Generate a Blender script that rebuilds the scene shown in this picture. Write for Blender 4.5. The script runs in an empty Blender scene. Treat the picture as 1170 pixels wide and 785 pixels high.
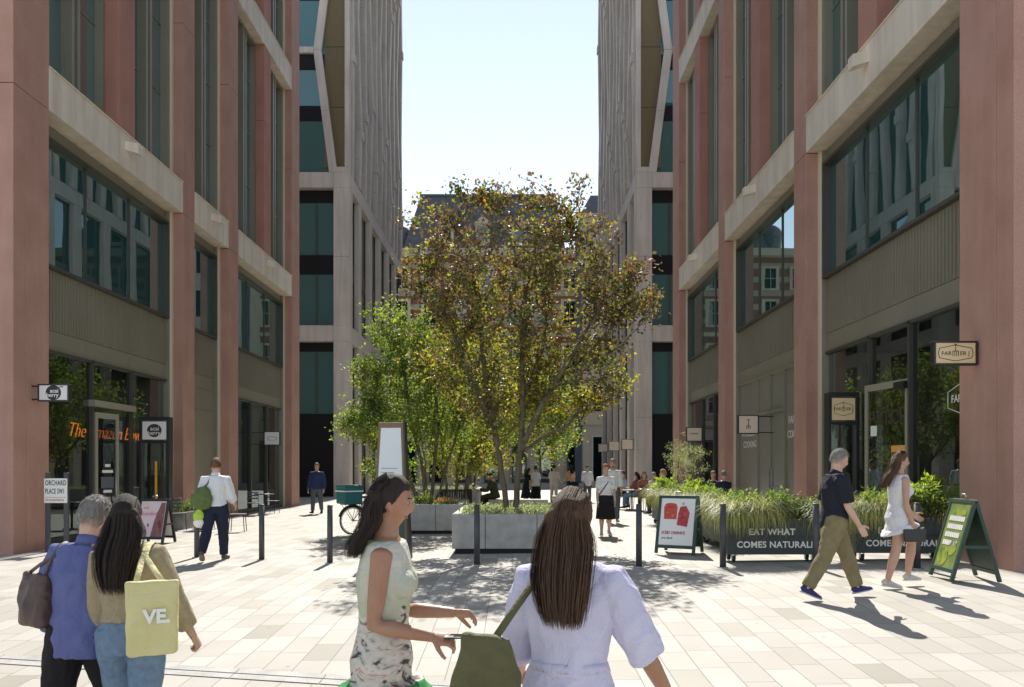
import bpy, math, random
from math import sin, cos, pi, radians, sqrt, exp
from mathutils import Vector, Matrix, noise
random.seed(7)
SC = bpy.context.scene
COL = SC.collection
V3 = Vector

# ------------------------------------------------------------------ helpers
def clamp(a, lo, hi): return max(lo, min(hi, a))
def sstep(a, b, t):
    t = clamp((t - a) / (b - a), 0, 1); return t * t * (3 - 2 * t)
def gz(x, y=14.0):
    return .0116 * clamp(x, -20, 20) - .18 * (1 - sstep(5.0, 10.5, y))

class MB:
    """collects shapes of one mesh"""
    def __init__(s): s.v = []; s.f = []; s.m = []; s.sm = []
    def add(s, vs, fs, mi=0, smooth=False):
        o = len(s.v); s.v += [tuple(p) for p in vs]
        for f in fs:
            s.f.append(tuple(i + o for i in f)); s.m.append(mi); s.sm.append(smooth)
    def box(s, x0, x1, y0, y1, z0, z1, mi=0):
        if x0 > x1: x0, x1 = x1, x0
        if y0 > y1: y0, y1 = y1, y0
        if z0 > z1: z0, z1 = z1, z0
        s.add([(x0,y0,z0),(x1,y0,z0),(x1,y1,z0),(x0,y1,z0),(x0,y0,z1),(x1,y0,z1),(x1,y1,z1),(x0,y1,z1)],
              [(3,2,1,0),(4,5,6,7),(0,1,5,4),(1,2,6,5),(2,3,7,6),(3,0,4,7)], mi)
    def hexa(s, b, t, mi=0):
        """b, t: four bottom / four top corners counter-clockwise"""
        s.add(list(b) + list(t), [(3,2,1,0),(4,5,6,7),(0,1,5,4),(1,2,6,5),(2,3,7,6),(3,0,4,7)], mi)
    def tube(s, pts, rad, n=8, ref=None, mi=0, smooth=True):
        pts = [V3(p) for p in pts]; k = len(pts); rings = []
        if not hasattr(rad, '__len__'): rad = [rad] * k
        px = None
        for i, p in enumerate(pts):
            t = (pts[min(i+1, k-1)] - pts[max(i-1, 0)])
            if t.length < 1e-9: t = V3((0,0,1))
            t.normalize()
            r0 = V3(ref) if ref is not None else (px if px is not None else (V3((1,0,0)) if abs(t.x) < .8 else V3((0,1,0))))
            x = r0 - t * r0.dot(t)
            if x.length < 1e-3: x = V3((0,1,0)) - t * t.y
            if x.length < 1e-3: x = V3((0,0,1)) - t * t.z
            x.normalize(); y = t.cross(x); px = x
            r = rad[i]; rx, ry = (r if hasattr(r, '__len__') else (r, r))
            rings.append([p + x * (rx * cos(2*pi*j/n)) + y * (ry * sin(2*pi*j/n)) for j in range(n)])
        vs = [q for r in rings for q in r]
        fs = []
        for i in range(k - 1):
            for j in range(n):
                a = i*n + j; b = i*n + (j+1) % n
                fs.append((a, b, b + n, a + n))
        fs.append(tuple(reversed(range(n)))); fs.append(tuple((k-1)*n + j for j in range(n)))
        s.add(vs, fs, mi, smooth)
    def ell(s, c, r, nu=16, nv=10, mi=0, rot=None):
        vs = []; fs = []
        c = V3(c)
        for i in range(nv + 1):
            a = pi * i / nv - pi/2
            for j in range(nu):
                b = 2*pi*j/nu
                p = V3((r[0]*cos(a)*cos(b), r[1]*cos(a)*sin(b), r[2]*sin(a)))
                if rot is not None: p = rot @ p
                vs.append(c + p)
        for i in range(nv):
            for j in range(nu):
                a = i*nu + j; b = i*nu + (j+1) % nu
                fs.append((a, b, b + nu, a + nu))
        s.add(vs, fs, mi, True)
    def cyl(s, c, r, z0, z1, n=16, r2=None, mi=0, smooth=True):
        r2 = r if r2 is None else r2
        s.tube([(c[0],c[1],z0),(c[0],c[1],z1)], [r, r2], n, mi=mi, smooth=smooth)
    def extr(s, poly, y0, y1, mi=0):
        """poly in (x,z) counter-clockwise seen from -y, extruded along y"""
        n = len(poly)
        vs = [(x, y0, z) for x, z in poly] + [(x, y1, z) for x, z in poly]
        fs = [tuple(range(n)), tuple(reversed(range(n, 2*n)))]
        for i in range(n):
            j = (i+1) % n; fs.append((i, i+n, j+n, j))
        s.add(vs, fs, mi)
    def xf(s, M):
        s.v = [tuple(M @ V3(p)) for p in s.v]; return s
    def mesh(s, name):
        me = bpy.data.meshes.new(name); me.from_pydata(s.v, [], s.f)
        me.polygons.foreach_set('material_index', s.m)
        me.polygons.foreach_set('use_smooth', s.sm)
        me.update(); return me
    def build(s, name, mat, parent=None, bevel=0, loc=None, rz=0):
        me = s.mesh(name)
        for m in (mat if isinstance(mat, (list, tuple)) else [mat]): me.materials.append(m)
        o = bpy.data.objects.new(name, me); COL.objects.link(o)
        if parent: o.parent = parent
        if loc is not None: o.location = loc
        if rz: o.rotation_euler.z = rz
        if bevel:
            b = o.modifiers.new('bevel', 'BEVEL'); b.width = bevel; b.segments = 2; b.limit_method = 'ANGLE'
        return o

def tag(o, label=None, cat=None, group=None, kind=None):
    if label: o['label'] = label
    if cat: o['category'] = cat
    if group: o['group'] = group
    if kind: o['kind'] = kind
    return o
def empty(name, loc, rz=0, label=None, cat=None, group=None):
    o = bpy.data.objects.new(name, None); COL.objects.link(o)
    o.empty_display_size = .2
    o.location = loc; o.rotation_euler.z = rz
    return tag(o, label, cat, group)
KIDS = {}
def copy_tree(o, parent=None):
    c = o.copy(); COL.objects.link(c)
    if parent: c.parent = parent
    for ch in [k for k in bpy.data.objects if k.parent == o]:
        copy_tree(ch, c)
    return c
def again(o, loc, rz=0, label=None):
    c = copy_tree(o); c.location = loc; c.rotation_euler.z = rz
    if label: c['label'] = label
    return c

# ------------------------------------------------------------------ materials
def mat(name, col, rough=.6, col2=None, scale=4, detail=4, bump=0, bscale=None, metal=0, spec=None, ior=None, stretch=(1,1,1), speck=0, speck_scale=60, coat=0, streak=0, bump2=0, b2scale=12):
    m = bpy.data.materials.new(name); m.use_nodes = True
    nt = m.node_tree; N = nt.nodes; L = nt.links
    b = N['Principled BSDF']; b.inputs['Roughness'].default_value = rough; b.inputs['Metallic'].default_value = metal
    if spec is not None: b.inputs['Specular IOR Level'].default_value = spec
    if ior: b.inputs['IOR'].default_value = ior
    if coat: b.inputs['Coat Weight'].default_value = coat
    b.inputs['Base Color'].default_value = (*col, 1)
    if col2 or bump or speck or streak or bump2:
        tc = N.new('ShaderNodeTexCoord'); mp = N.new('ShaderNodeMapping'); mp.inputs['Scale'].default_value = stretch
        L.new(tc.outputs['Object'], mp.inputs['Vector'])
    out = None
    if col2:
        n = N.new('ShaderNodeTexNoise'); n.inputs['Scale'].default_value = scale; n.inputs['Detail'].default_value = detail
        L.new(mp.outputs[0], n.inputs['Vector'])
        r = N.new('ShaderNodeValToRGB'); r.color_ramp.elements[0].position = .32; r.color_ramp.elements[1].position = .68
        r.color_ramp.elements[0].color = (*col, 1); r.color_ramp.elements[1].color = (*col2, 1)
        L.new(n.outputs['Fac'], r.inputs[0]); out = r.outputs[0]
    if speck:
        n2 = N.new('ShaderNodeTexNoise'); n2.inputs['Scale'].default_value = speck_scale; n2.inputs['Detail'].default_value = 2
        L.new(mp.outputs[0], n2.inputs['Vector'])
        mr = N.new('ShaderNodeMapRange'); mr.inputs[1].default_value = .3; mr.inputs[2].default_value = .7
        mr.inputs[3].default_value = 1 - speck; mr.inputs[4].default_value = 1 + speck
        L.new(n2.outputs['Fac'], mr.inputs[0])
        mx = N.new('ShaderNodeMix'); mx.data_type = 'RGBA'; mx.blend_type = 'MULTIPLY'; mx.inputs[0].default_value = 1
        if out is None: mx.inputs[6].default_value = (*col, 1)
        else: L.new(out, mx.inputs[6])
        L.new(mr.outputs[0], mx.inputs[7]); out = mx.outputs[2]
    if streak:
        m2 = N.new('ShaderNodeMapping'); m2.inputs['Scale'].default_value = (2.0,2.0,.20); L.new(tc.outputs['Object'], m2.inputs['Vector'])
        n4 = N.new('ShaderNodeTexNoise'); n4.inputs['Scale'].default_value = 1.6; n4.inputs['Detail'].default_value = 7; n4.inputs['Roughness'].default_value = .62; L.new(m2.outputs[0], n4.inputs['Vector'])
        r4 = N.new('ShaderNodeMapRange'); r4.inputs[1].default_value = .36; r4.inputs[2].default_value = .62; r4.inputs[3].default_value = 1 - streak; r4.inputs[4].default_value = 1.0; L.new(n4.outputs['Fac'], r4.inputs[0])
        m4 = N.new('ShaderNodeMix'); m4.data_type = 'RGBA'; m4.blend_type = 'MULTIPLY'; m4.inputs[0].default_value = 1
        if out is None: m4.inputs[6].default_value = (*col, 1)
        else: L.new(out, m4.inputs[6])
        L.new(r4.outputs[0], m4.inputs[7]); out = m4.outputs[2]
    if out is not None: L.new(out, b.inputs['Base Color'])
    if bump:
        n3 = N.new('ShaderNodeTexNoise'); n3.inputs['Scale'].default_value = bscale or 30; n3.inputs['Detail'].default_value = 4
        L.new(mp.outputs[0], n3.inputs['Vector'])
        bp = N.new('ShaderNodeBump'); bp.inputs['Strength'].default_value = bump; bp.inputs['Distance'].default_value = .02
        L.new(n3.outputs['Fac'], bp.inputs['Height']); L.new(bp.outputs[0], b.inputs['Normal'])
    if bump2:
        n5 = N.new('ShaderNodeTexNoise'); n5.inputs['Scale'].default_value = b2scale; n5.inputs['Detail'].default_value = 3; n5.inputs['Distortion'].default_value = 1.6
        L.new(mp.outputs[0], n5.inputs['Vector'])
        bp2 = N.new('ShaderNodeBump'); bp2.inputs['Strength'].default_value = bump2; bp2.inputs['Distance'].default_value = .03
        L.new(n5.outputs['Fac'], bp2.inputs['Height'])
        if bump: L.new(bp.outputs[0], bp2.inputs['Normal'])
        L.new(bp2.outputs[0], b.inputs['Normal'])
    return m

def leaf_mat(name, trans=.45, rough=.35):
    """colour of each leaf comes from its own colour attribute"""
    m = bpy.data.materials.new(name); m.use_nodes = True
    nt = m.node_tree; N = nt.nodes; L = nt.links
    b = N['Principled BSDF']; b.inputs['Roughness'].default_value = rough; b.inputs['Specular IOR Level'].default_value = .8
    a = N.new('ShaderNodeAttribute'); a.attribute_name = 'leaf'
    L.new(a.outputs['Color'], b.inputs['Base Color'])
    t = N.new('ShaderNodeBsdfTranslucent')
    g = N.new('ShaderNodeMix'); g.data_type = 'RGBA'; g.blend_type = 'MULTIPLY'; g.inputs[0].default_value = 1
    L.new(a.outputs['Color'], g.inputs[6]); g.inputs[7].default_value = (1.75, 1.75, .85, 1)
    L.new(g.outputs[2], t.inputs[0])
    mx = N.new('ShaderNodeMixShader'); mx.inputs[0].default_value = trans
    L.new(b.outputs[0], mx.inputs[1]); L.new(t.outputs[0], mx.inputs[2])
    L.new(mx.outputs[0], N['Material Output'].inputs[0])
    return m

def glass_mat(name, tint, f0=.1, rough=.01, see=0.0, wob=.0012):
    """reflective glazing; see > 0 lets part of the light through"""
    m = bpy.data.materials.new(name); m.use_nodes = True
    nt = m.node_tree; N = nt.nodes; L = nt.links
    for n in list(N):
        if n.type == 'BSDF_PRINCIPLED': N.remove(n)
    out = N['Material Output']
    fr = N.new('ShaderNodeFresnel'); fr.inputs['IOR'].default_value = (1 + sqrt(f0)) / (1 - sqrt(f0))
    gl = N.new('ShaderNodeBsdfGlossy'); gl.inputs['Roughness'].default_value = rough; gl.inputs['Color'].default_value = (.84,1,1,1)
    di = N.new('ShaderNodeBsdfDiffuse'); di.inputs['Color'].default_value = (*tint, 1)
    if wob:
        tc = N.new('ShaderNodeTexCoord'); n = N.new('ShaderNodeTexNoise'); n.inputs['Scale'].default_value = .7; n.inputs['Detail'].default_value = 1
        L.new(tc.outputs['Object'], n.inputs['Vector'])
        bp = N.new('ShaderNodeBump'); bp.inputs['Strength'].default_value = 1; bp.inputs['Distance'].default_value = wob
        L.new(n.outputs['Fac'], bp.inputs['Height']); L.new(bp.outputs[0], gl.inputs['Normal'])
    base = di.outputs[0]
    if see:
        tr = N.new('ShaderNodeBsdfTransparent'); tr.inputs['Color'].default_value = (see, see*1.02, see, 1)
        base = tr.outputs[0]
    mx = N.new('ShaderNodeMixShader')
    ge = N.new('ShaderNodeNewGeometry'); sb = N.new('ShaderNodeMath'); sb.operation = 'SUBTRACT'; sb.inputs[0].default_value = 1; L.new(ge.outputs['Backfacing'], sb.inputs[1])
    ml = N.new('ShaderNodeMath'); ml.operation = 'MULTIPLY'; L.new(fr.outputs[0], ml.inputs[0]); L.new(sb.outputs[0], ml.inputs[1])
    L.new(ml.outputs[0], mx.inputs[0]); L.new(base, mx.inputs[1]); L.new(gl.outputs[0], mx.inputs[2])
    L.new(mx.outputs[0], out.inputs[0])
    return m

M = {}
M['red'] = mat('red_precast', (.41,.228,.175), .75, (.47,.275,.22), 1.3, 5, bump=.12, bscale=50, speck=.18, speck_scale=60, streak=.09)
M['red2'] = mat('dark_red_precast', (.375,.178,.14), .75, (.43,.212,.168), 1.3, 5, bump=.12, bscale=50, speck=.18, speck_scale=60, streak=.09)
M['stone'] = mat('pale_precast', (.68,.61,.515), .7, (.76,.69,.595), .9, 6, bump=.06, bscale=30, speck=.06, speck_scale=40, streak=.20)
M['tower'] = mat('grey_stone', (.53,.47,.42), .75, (.61,.55,.495), .5, 6, bump=.06, bscale=20, speck=.07, speck_scale=25, streak=.20)
M['olive'] = mat('olive_metal', (.25,.232,.178), .42, (.285,.265,.21), .6, 3, metal=.25)
M['olivedk'] = mat('dark_olive_metal', (.07,.068,.055), .45, metal=.2)
M['lining'] = mat('pale_lining', (.68,.61,.48), .55)
M['black'] = mat('black_metal', (.018,.018,.02), .4)
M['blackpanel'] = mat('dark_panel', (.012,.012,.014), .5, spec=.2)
M['charcoal'] = mat('charcoal_metal', (.045,.045,.05), .45, (.06,.06,.065), 6)
M['joint'] = mat('joint_dark', (.10,.05,.042), .9)
M['glass'] = glass_mat('teal_glazing', (.016,.066,.068), .50)
M['curtain'] = glass_mat('curtained_glazing', (.04,.13,.125), .12)
M['glassdk'] = glass_mat('dark_glazing', (.008,.016,.018), .11)
M['shop'] = glass_mat('shop_glazing', (0,0,0), .11, see=.72, wob=.0008)
M['vinyl'] = mat('grey_vinyl', (.20,.195,.175), .3, (.22,.215,.195), .8)
M['interior'] = mat('shop_interior', (.30,.26,.21), .8, (.38,.33,.27), 1.5)
M['white'] = mat('white_paint', (.78,.77,.74), .5)
M['cream'] = mat('cream_panel', (.72,.58,.36), .5)
M['bamboo'] = mat('brown_reveal', (.12,.085,.035), .6, (.17,.125,.055), 14, stretch=(6,6,.4))
M['granite'] = mat('granite', (.30,.29,.27), .75, (.40,.39,.365), 5, 6, bump=.1, bscale=60, speck=.22, speck_scale=90)
M['soil'] = mat('soil', (.05,.035,.025), .95, (.08,.06,.04), 12, bump=.5)
M['bark'] = mat('bark', (.085,.07,.045), .9, (.15,.125,.085), 14, bump=.6, bscale=40, stretch=(1,1,.25))
M['bark2'] = mat('dark_bark', (.06,.048,.035), .9, (.11,.09,.065), 14, bump=.6, bscale=40, stretch=(1,1,.25))
M['greenframe'] = mat('dark_green_wood', (.018,.045,.032), .5, (.026,.06,.042), 8, stretch=(1,1,.2))
M['boxgreen'] = mat('slate_green_box', (.028,.042,.042), .55, (.04,.055,.053), 5)
M['leaf'] = leaf_mat('tree_leaf', .50, .52)
M['leafgreen'] = leaf_mat('green_leaf', .52, .55)
M['grass'] = leaf_mat('grass_blade', .35, .5)
M['rubber'] = mat('rubber', (.02,.02,.02), .8)
M['steel'] = mat('steel', (.45,.45,.45), .35, metal=1)
M['wood'] = mat('wood_brown', (.16,.095,.055), .55, (.22,.14,.085), 9, stretch=(6,6,.5))
M['panelblue'] = mat('pale_blue_panel', (.62,.67,.70), .35, (.66,.70,.72), 1)
M['orange'] = mat('orange_neon', (.8,.2,.02), .4)
M['orange'].node_tree.nodes['Principled BSDF'].inputs['Emission Color'].default_value = (1,.23,.02,1)
M['orange'].node_tree.nodes['Principled BSDF'].inputs['Emission Strength'].default_value = .35
M['teal'] = mat('teal_fabric', (.015,.11,.115), .6, (.02,.14,.145), 8, bump=.3, bscale=20)
M['slate'] = mat('slate_roof', (.10,.105,.12), .6, (.16,.165,.18), 3, bump=.2)
M['brick'] = None
M['limestone'] = mat('limestone', (.68,.60,.45), .8, (.76,.68,.53), .6, 6, bump=.08)
M['bluegrey'] = mat('blue_grey_metal', (.10,.115,.15), .5)

def brick_bands():
    m = bpy.data.materials.new('banded_brick'); m.use_nodes = True
    nt = m.node_tree; N = nt.nodes; L = nt.links; b = N['Principled BSDF']; b.inputs['Roughness'].default_value = .85
    tc = N.new('ShaderNodeTexCoord'); s = N.new('ShaderNodeSeparateXYZ'); L.new(tc.outputs['Object'], s.inputs[0])
    md = N.new('ShaderNodeMath'); md.operation = 'MODULO'; md.inputs[1].default_value = 1.5; L.new(s.outputs['Z'], md.inputs[0])
    gt = N.new('ShaderNodeMath'); gt.operation = 'GREATER_THAN'; gt.inputs[1].default_value = .9; L.new(md.outputs[0], gt.inputs[0])
    mp = N.new('ShaderNodeMapping'); mp.inputs['Rotation'].default_value = (radians(90), 0, 0); L.new(tc.outputs['Object'], mp.inputs[0])
    br = N.new('ShaderNodeTexBrick'); br.inputs['Scale'].default_value = 2; br.inputs['Color1'].default_value = (.33,.13,.075,1)
    br.inputs['Color2'].default_value = (.26,.10,.06,1); br.inputs['Mortar'].default_value = (.4,.33,.26,1); br.inputs['Mortar Size'].default_value = .01
    L.new(mp.outputs[0], br.inputs[0])
    mx = N.new('ShaderNodeMix'); mx.data_type = 'RGBA'; L.new(gt.outputs[0], mx.inputs[0]); L.new(br.outputs[0], mx.inputs[6]); mx.inputs[7].default_value = (.52,.45,.35,1)
    L.new(mx.outputs[2], b.inputs['Base Color'])
    return m
M['brick'] = brick_bands()

def paving():
    m = bpy.data.materials.new('granite_paving'); m.use_nodes = True
    nt = m.node_tree; N = nt.nodes; L = nt.links; b = N['Principled BSDF']; b.inputs['Roughness'].default_value = .7
    b.inputs['Specular IOR Level'].default_value = .3
    def mth(op, a, c=None, cl=False):
        n = N.new('ShaderNodeMath'); n.operation = op; n.use_clamp = cl
        for i, q in enumerate((a, c)):
            if q is None: continue
            if isinstance(q, (int, float)): n.inputs[i].default_value = q
            else: L.new(q, n.inputs[i])
        return n.outputs[0]
    tc = N.new('ShaderNodeTexCoord'); s = N.new('ShaderNodeSeparateXYZ'); L.new(tc.outputs['Object'], s.inputs[0])
    W, Ln = .27, .54
    u = mth('DIVIDE', mth('ADD', s.outputs['X'], 310), W)
    row = mth('FLOOR', u); fu = mth('SUBTRACT', u, row)
    wn = N.new('ShaderNodeTexWhiteNoise'); wn.noise_dimensions = '1D'; L.new(row, wn.inputs['W'])
    v = mth('ADD', mth('DIVIDE', mth('ADD', s.outputs['Y'], 310), Ln), mth('MULTIPLY', wn.outputs['Value'], 3.0))
    cell = mth('FLOOR', v); fv = mth('SUBTRACT', v, cell)
    cb = N.new('ShaderNodeCombineXYZ'); L.new(row, cb.inputs[0]); L.new(cell, cb.inputs[1])
    w2 = N.new('ShaderNodeTexWhiteNoise'); w2.noise_dimensions = '3D'; L.new(cb.outputs[0], w2.inputs['Vector'])
    # distance to the joints in metres
    du = mth('MULTIPLY', mth('MINIMUM', fu, mth('SUBTRACT', 1, fu)), W)
    dv = mth('MULTIPLY', mth('MINIMUM', fv, mth('SUBTRACT', 1, fv)), Ln)
    d = mth('MINIMUM', du, dv)
    mr = N.new('ShaderNodeMapRange'); mr.inputs[1].default_value = .002; mr.inputs[2].default_value = .006; L.new(d, mr.inputs[0])
    ramp = N.new('ShaderNodeValToRGB'); r = ramp.color_ramp; r.interpolation = 'CONSTANT'
    r.elements[0].position = 0; r.elements[0].color = (.405,.380,.330,1); r.elements[1].position = .36; r.elements[1].color = (.435,.41,.358,1)
    e = r.elements.new(.62); e.color = (.46,.435,.385,1)
    e = r.elements.new(.86); e.color = (.375,.352,.298,1); e = r.elements.new(.95); e.color = (.325,.305,.255,1)
    L.new(w2.outputs['Value'], ramp.inputs[0])
    n1 = N.new('ShaderNodeTexNoise'); n1.inputs['Scale'].default_value = 90; n1.inputs['Detail'].default_value = 3; L.new(tc.outputs['Object'], n1.inputs['Vector'])
    n2 = N.new('ShaderNodeTexNoise'); n2.inputs['Scale'].default_value = .9; n2.inputs['Detail'].default_value = 6; L.new(tc.outputs['Object'], n2.inputs['Vector'])
    f = mth('ADD', mth('MULTIPLY', n1.outputs['Fac'], .22), mth('MULTIPLY', n2.outputs['Fac'], .34))
    f = mth('ADD', f, .65)
    mx = N.new('ShaderNodeMix'); mx.data_type = 'RGBA'; mx.blend_type = 'MULTIPLY'; mx.inputs[0].default_value = 1
    L.new(ramp.outputs[0], mx.inputs[6]); L.new(f, mx.inputs[7])
    m2 = N.new('ShaderNodeMix'); m2.data_type = 'RGBA'; m2.inputs[6].default_value = (.19,.172,.145,1)
    L.new(mr.outputs[0], m2.inputs[0]); L.new(mx.outputs[2], m2.inputs[7])
    # stains and chewing-gum spots
    vo = N.new('ShaderNodeTexVoronoi'); vo.inputs['Scale'].default_value = 1.7; L.new(tc.outputs['Object'], vo.inputs['Vector'])
    sp = N.new('ShaderNodeMapRange'); sp.inputs[1].default_value = .03; sp.inputs[2].default_value = .045; sp.inputs[3].default_value = .72; L.new(vo.outputs['Distance'], sp.inputs[0])
    m3 = N.new('ShaderNodeMix'); m3.data_type = 'RGBA'; m3.blend_type = 'MULTIPLY'; m3.inputs[0].default_value = 1
    L.new(m2.outputs[2], m3.inputs[6]); L.new(sp.outputs[0], m3.inputs[7])
    L.new(m3.outputs[2], b.inputs['Base Color'])
    bp = N.new('ShaderNodeBump'); bp.inputs['Strength'].default_value = .5; bp.inputs['Distance'].default_value = .004
    L.new(mth('ADD', mr.outputs[0], mth('MULTIPLY', n1.outputs['Fac'], .3)), bp.inputs['Height']); L.new(bp.outputs[0], b.inputs['Normal'])
    return m
M['paving'] = paving()

def text(s, size, parent, loc, m, rx=pi/2, rz=0, shear=0, bold=0, align='CENTER', ext=.002, name='lettering', spacing=1.0):
    cu = bpy.data.curves.new(name, 'FONT'); cu.body = s; cu.size = size; cu.align_x = align; cu.align_y = 'CENTER'
    cu.extrude = ext; cu.shear = shear; cu.offset = bold; cu.space_character = spacing; cu.resolution_u = 3
    t0 = bpy.data.objects.new('tmp', cu); COL.objects.link(t0)
    me = bpy.data.meshes.new_from_object(t0.evaluated_get(bpy.context.evaluated_depsgraph_get()))
    bpy.data.objects.remove(t0); me.materials.clear(); me.materials.append(m)
    o = bpy.data.objects.new(name, me); COL.objects.link(o); o.parent = parent
    o.location = loc; o.rotation_euler = (rx, 0, rz)
    return o
# ------------------------------------------------------------------ people
def remesh(mb, voxel, smooth=5, fold=0, fk=(9,9,5), seed=0):
    """one continuous surface out of overlapping closed shapes"""
    me = mb.mesh('tmp'); ob = bpy.data.objects.new('tmp', me); COL.objects.link(ob)
    r = ob.modifiers.new('r', 'REMESH'); r.mode = 'VOXEL'; r.voxel_size = voxel
    if smooth:
        s = ob.modifiers.new('s', 'SMOOTH'); s.factor = .5; s.iterations = smooth
    dg = bpy.context.evaluated_depsgraph_get()
    m2 = bpy.data.meshes.new_from_object(ob.evaluated_get(dg))
    n = len(m2.vertices)
    co = [v.co.copy() for v in m2.vertices]
    if fold:
        nr = [v.normal.copy() for v in m2.vertices]
        off = V3((seed*3.1, seed*1.7, seed*.9))
        for i in range(n):
            p = co[i]; q = V3((p.x*fk[0], p.y*fk[1], p.z*fk[2])) + off
            a = noise.noise(q) + .5*noise.noise(q*2.3) 
            b = 1 - abs(noise.noise(q*1.4 + V3((5,3,1))))*2
            co[i] = p + nr[i] * fold * (a*.7 + b*.6)
    fs = [tuple(p.vertices) for p in m2.polygons]
    bpy.data.objects.remove(ob); bpy.data.meshes.remove(me); bpy.data.meshes.remove(m2)
    out = MB(); out.add(co, fs, 0, True); return out

def make_hand(curl, spread=1.0, thumb=0.5):
    """right hand, wrist at origin, fingers towards -z, palm facing -x, thumb towards +y; size for a 0.19 m hand"""
    b = MB()
    b.tube([(0,0,.012),(0,0,-.02),(0,.002,-.055),(0,.001,-.092)], [(.018,.026),(.017,.034),(.015,.041),(.011,.038)], 12, ref=(1,0,0))
    lens = [.068,.078,.072,.056]; ys = [.029,.010,-.010,-.028]
    for k in range(4):
        L = lens[k]; p = V3((0, ys[k], -.085)); a = 0; pts = [p + V3((0,0,.02)), p]; rr = [.0105,.0098]
        for seg, fr in enumerate((.45,.31,.24)):
            a += curl[k] * (1.0 if seg < 2 else .7)
            d = V3((-sin(a), ys[k]*.35*spread, -cos(a))); d.normalize()
            p = p + d * L * fr; pts.append(p); rr.append((.0092,.0085,.0068)[seg])
        b.tube(pts, rr, 8, ref=(0,1,0))
    p = V3((-.004,.026,-.024)); pts = [p]; rr = [.014]
    for seg, fr in enumerate((.036,.032,.026)):
        a = thumb * (.5 + .4*seg)
        d = V3((-.35*thumb - .25*seg*thumb, .85 - .25*seg, -.55 - .2*seg)); d.normalize()
        p = p + d * fr; pts.append(p); rr.append((.0125,.0105,.0082)[seg])
    b.tube(pts, rr, 8, ref=(1,0,0))
    return remesh(b, .0042, 2)
HANDS = {}
def hand(kind):
    if kind not in HANDS:
        HANDS[kind] = {'relax': lambda: make_hand([.22,.28,.33,.38], 1, .5), 'grip': lambda: make_hand([1.05,1.1,1.12,1.15], .4, 1.0),
                       'flat': lambda: make_hand([.08,.06,.08,.12], .7, .3), 'hold': lambda: make_hand([.6,.62,.66,.7], .6, .8)}[kind]()
    return HANDS[kind]

def head_grid(scale=1.0, nu=48, nv=36, female=False):
    vs = []; fs = []
    rx, ry, rz = .0735, .094, .116
    if female: rx, ry, rz = .070, .089, .111
    g = lambda x, z, cx, cz, sx, sz: exp(-((x-cx)/sx)**2 - ((z-cz)/sz)**2)
    for i in range(nv + 1):
        a = pi*i/nv - pi/2
        for j in range(nu):
            b = 2*pi*j/nu
            x = cos(a)*cos(b); y = cos(a)*sin(b); z = sin(a)
            X, Y, Z = x*rx, y*ry, z*rz
            if z < -.1:
                k = -z - .1
                X *= 1 - .42*k**1.3
                if y > 0: Y *= 1 - .10*k
                else: Y *= 1 - .55*k
            if z > .2: X *= 1 + .04*(z-.2)
            if y > 0:
                w = min(1, y*2.2)
                Y += w*(.027*g(x,z,0,-.22,.15,.17) + .012*g(x,z,0,0,.12,.2) - .011*(g(x,z,.42,.04,.2,.11)+g(x,z,-.42,.04,.2,.11))
                        + .006*g(x,z,0,.22,.55,.09) + .008*g(x,z,0,-.5,.28,.05) + .007*g(x,z,0,-.60,.24,.05) - .004*g(x,z,0,-.55,.3,.02) + .013*g(x,z,0,-.82,.3,.14)
                        + .004*(g(x,z,.55,-.2,.2,.2)+g(x,z,-.55,-.2,.2,.2)))
            vs.append(V3((X, Y, Z))*scale)
    for i in range(nv):
        for j in range(nu):
            A = i*nu + j; B = i*nu + (j+1) % nu
            fs.append((A, B, B+nu, A+nu))
    return vs, fs

SKIN = {}
def skin(c):
    if c not in SKIN:
        m = mat('skin', c, .48, (c[0]*.92, c[1]*.80, c[2]*.78), 9, 5, bump=.08, bscale=260, speck=.06, speck_scale=120)
        m.node_tree.nodes['Principled BSDF'].inputs['Subsurface Weight'].default_value = .0
        SKIN[c] = m
    return SKIN[c]
CL = {}
def cloth(name, c, c2=None, scale=30, rough=.85):
    k = (name, c)
    if k not in CL: CL[k] = mat(name, c, rough, c2 or tuple(q*.85 for q in c), scale, 3, bump=.3, bscale=260, spec=.25, bump2=.55, b2scale=11)
    return CL[k]
HM = {}
def hairmat(c):
    if c not in HM: HM[c] = mat('hair', c, .66, tuple(q*1.9 for q in c), 9, 5, spec=.3, bump=.5, bscale=70, stretch=(9,9,.6))
    return HM[c]
EYEW = mat('eye_white', (.38,.35,.33), .4); EYED = mat('eye_dark', (.02,.015,.012), .25); LIP = mat('lip', (.36,.13,.11), .45)

PSEC = {False: [(-.065,.088,.066),(-.02,.097,.072),(.03,.094,.066),(.08,.087,.061),(.14,.093,.066),(.20,.103,.070),(.25,.105,.060),(.283,.086,.050),(.304,.054,.045)],
        True: [(-.065,.090,.068),(-.02,.100,.074),(.03,.089,.063),(.085,.071,.052),(.14,.079,.058),(.20,.089,.064),(.25,.092,.054),(.283,.075,.045),(.304,.046,.038)]}

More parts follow.
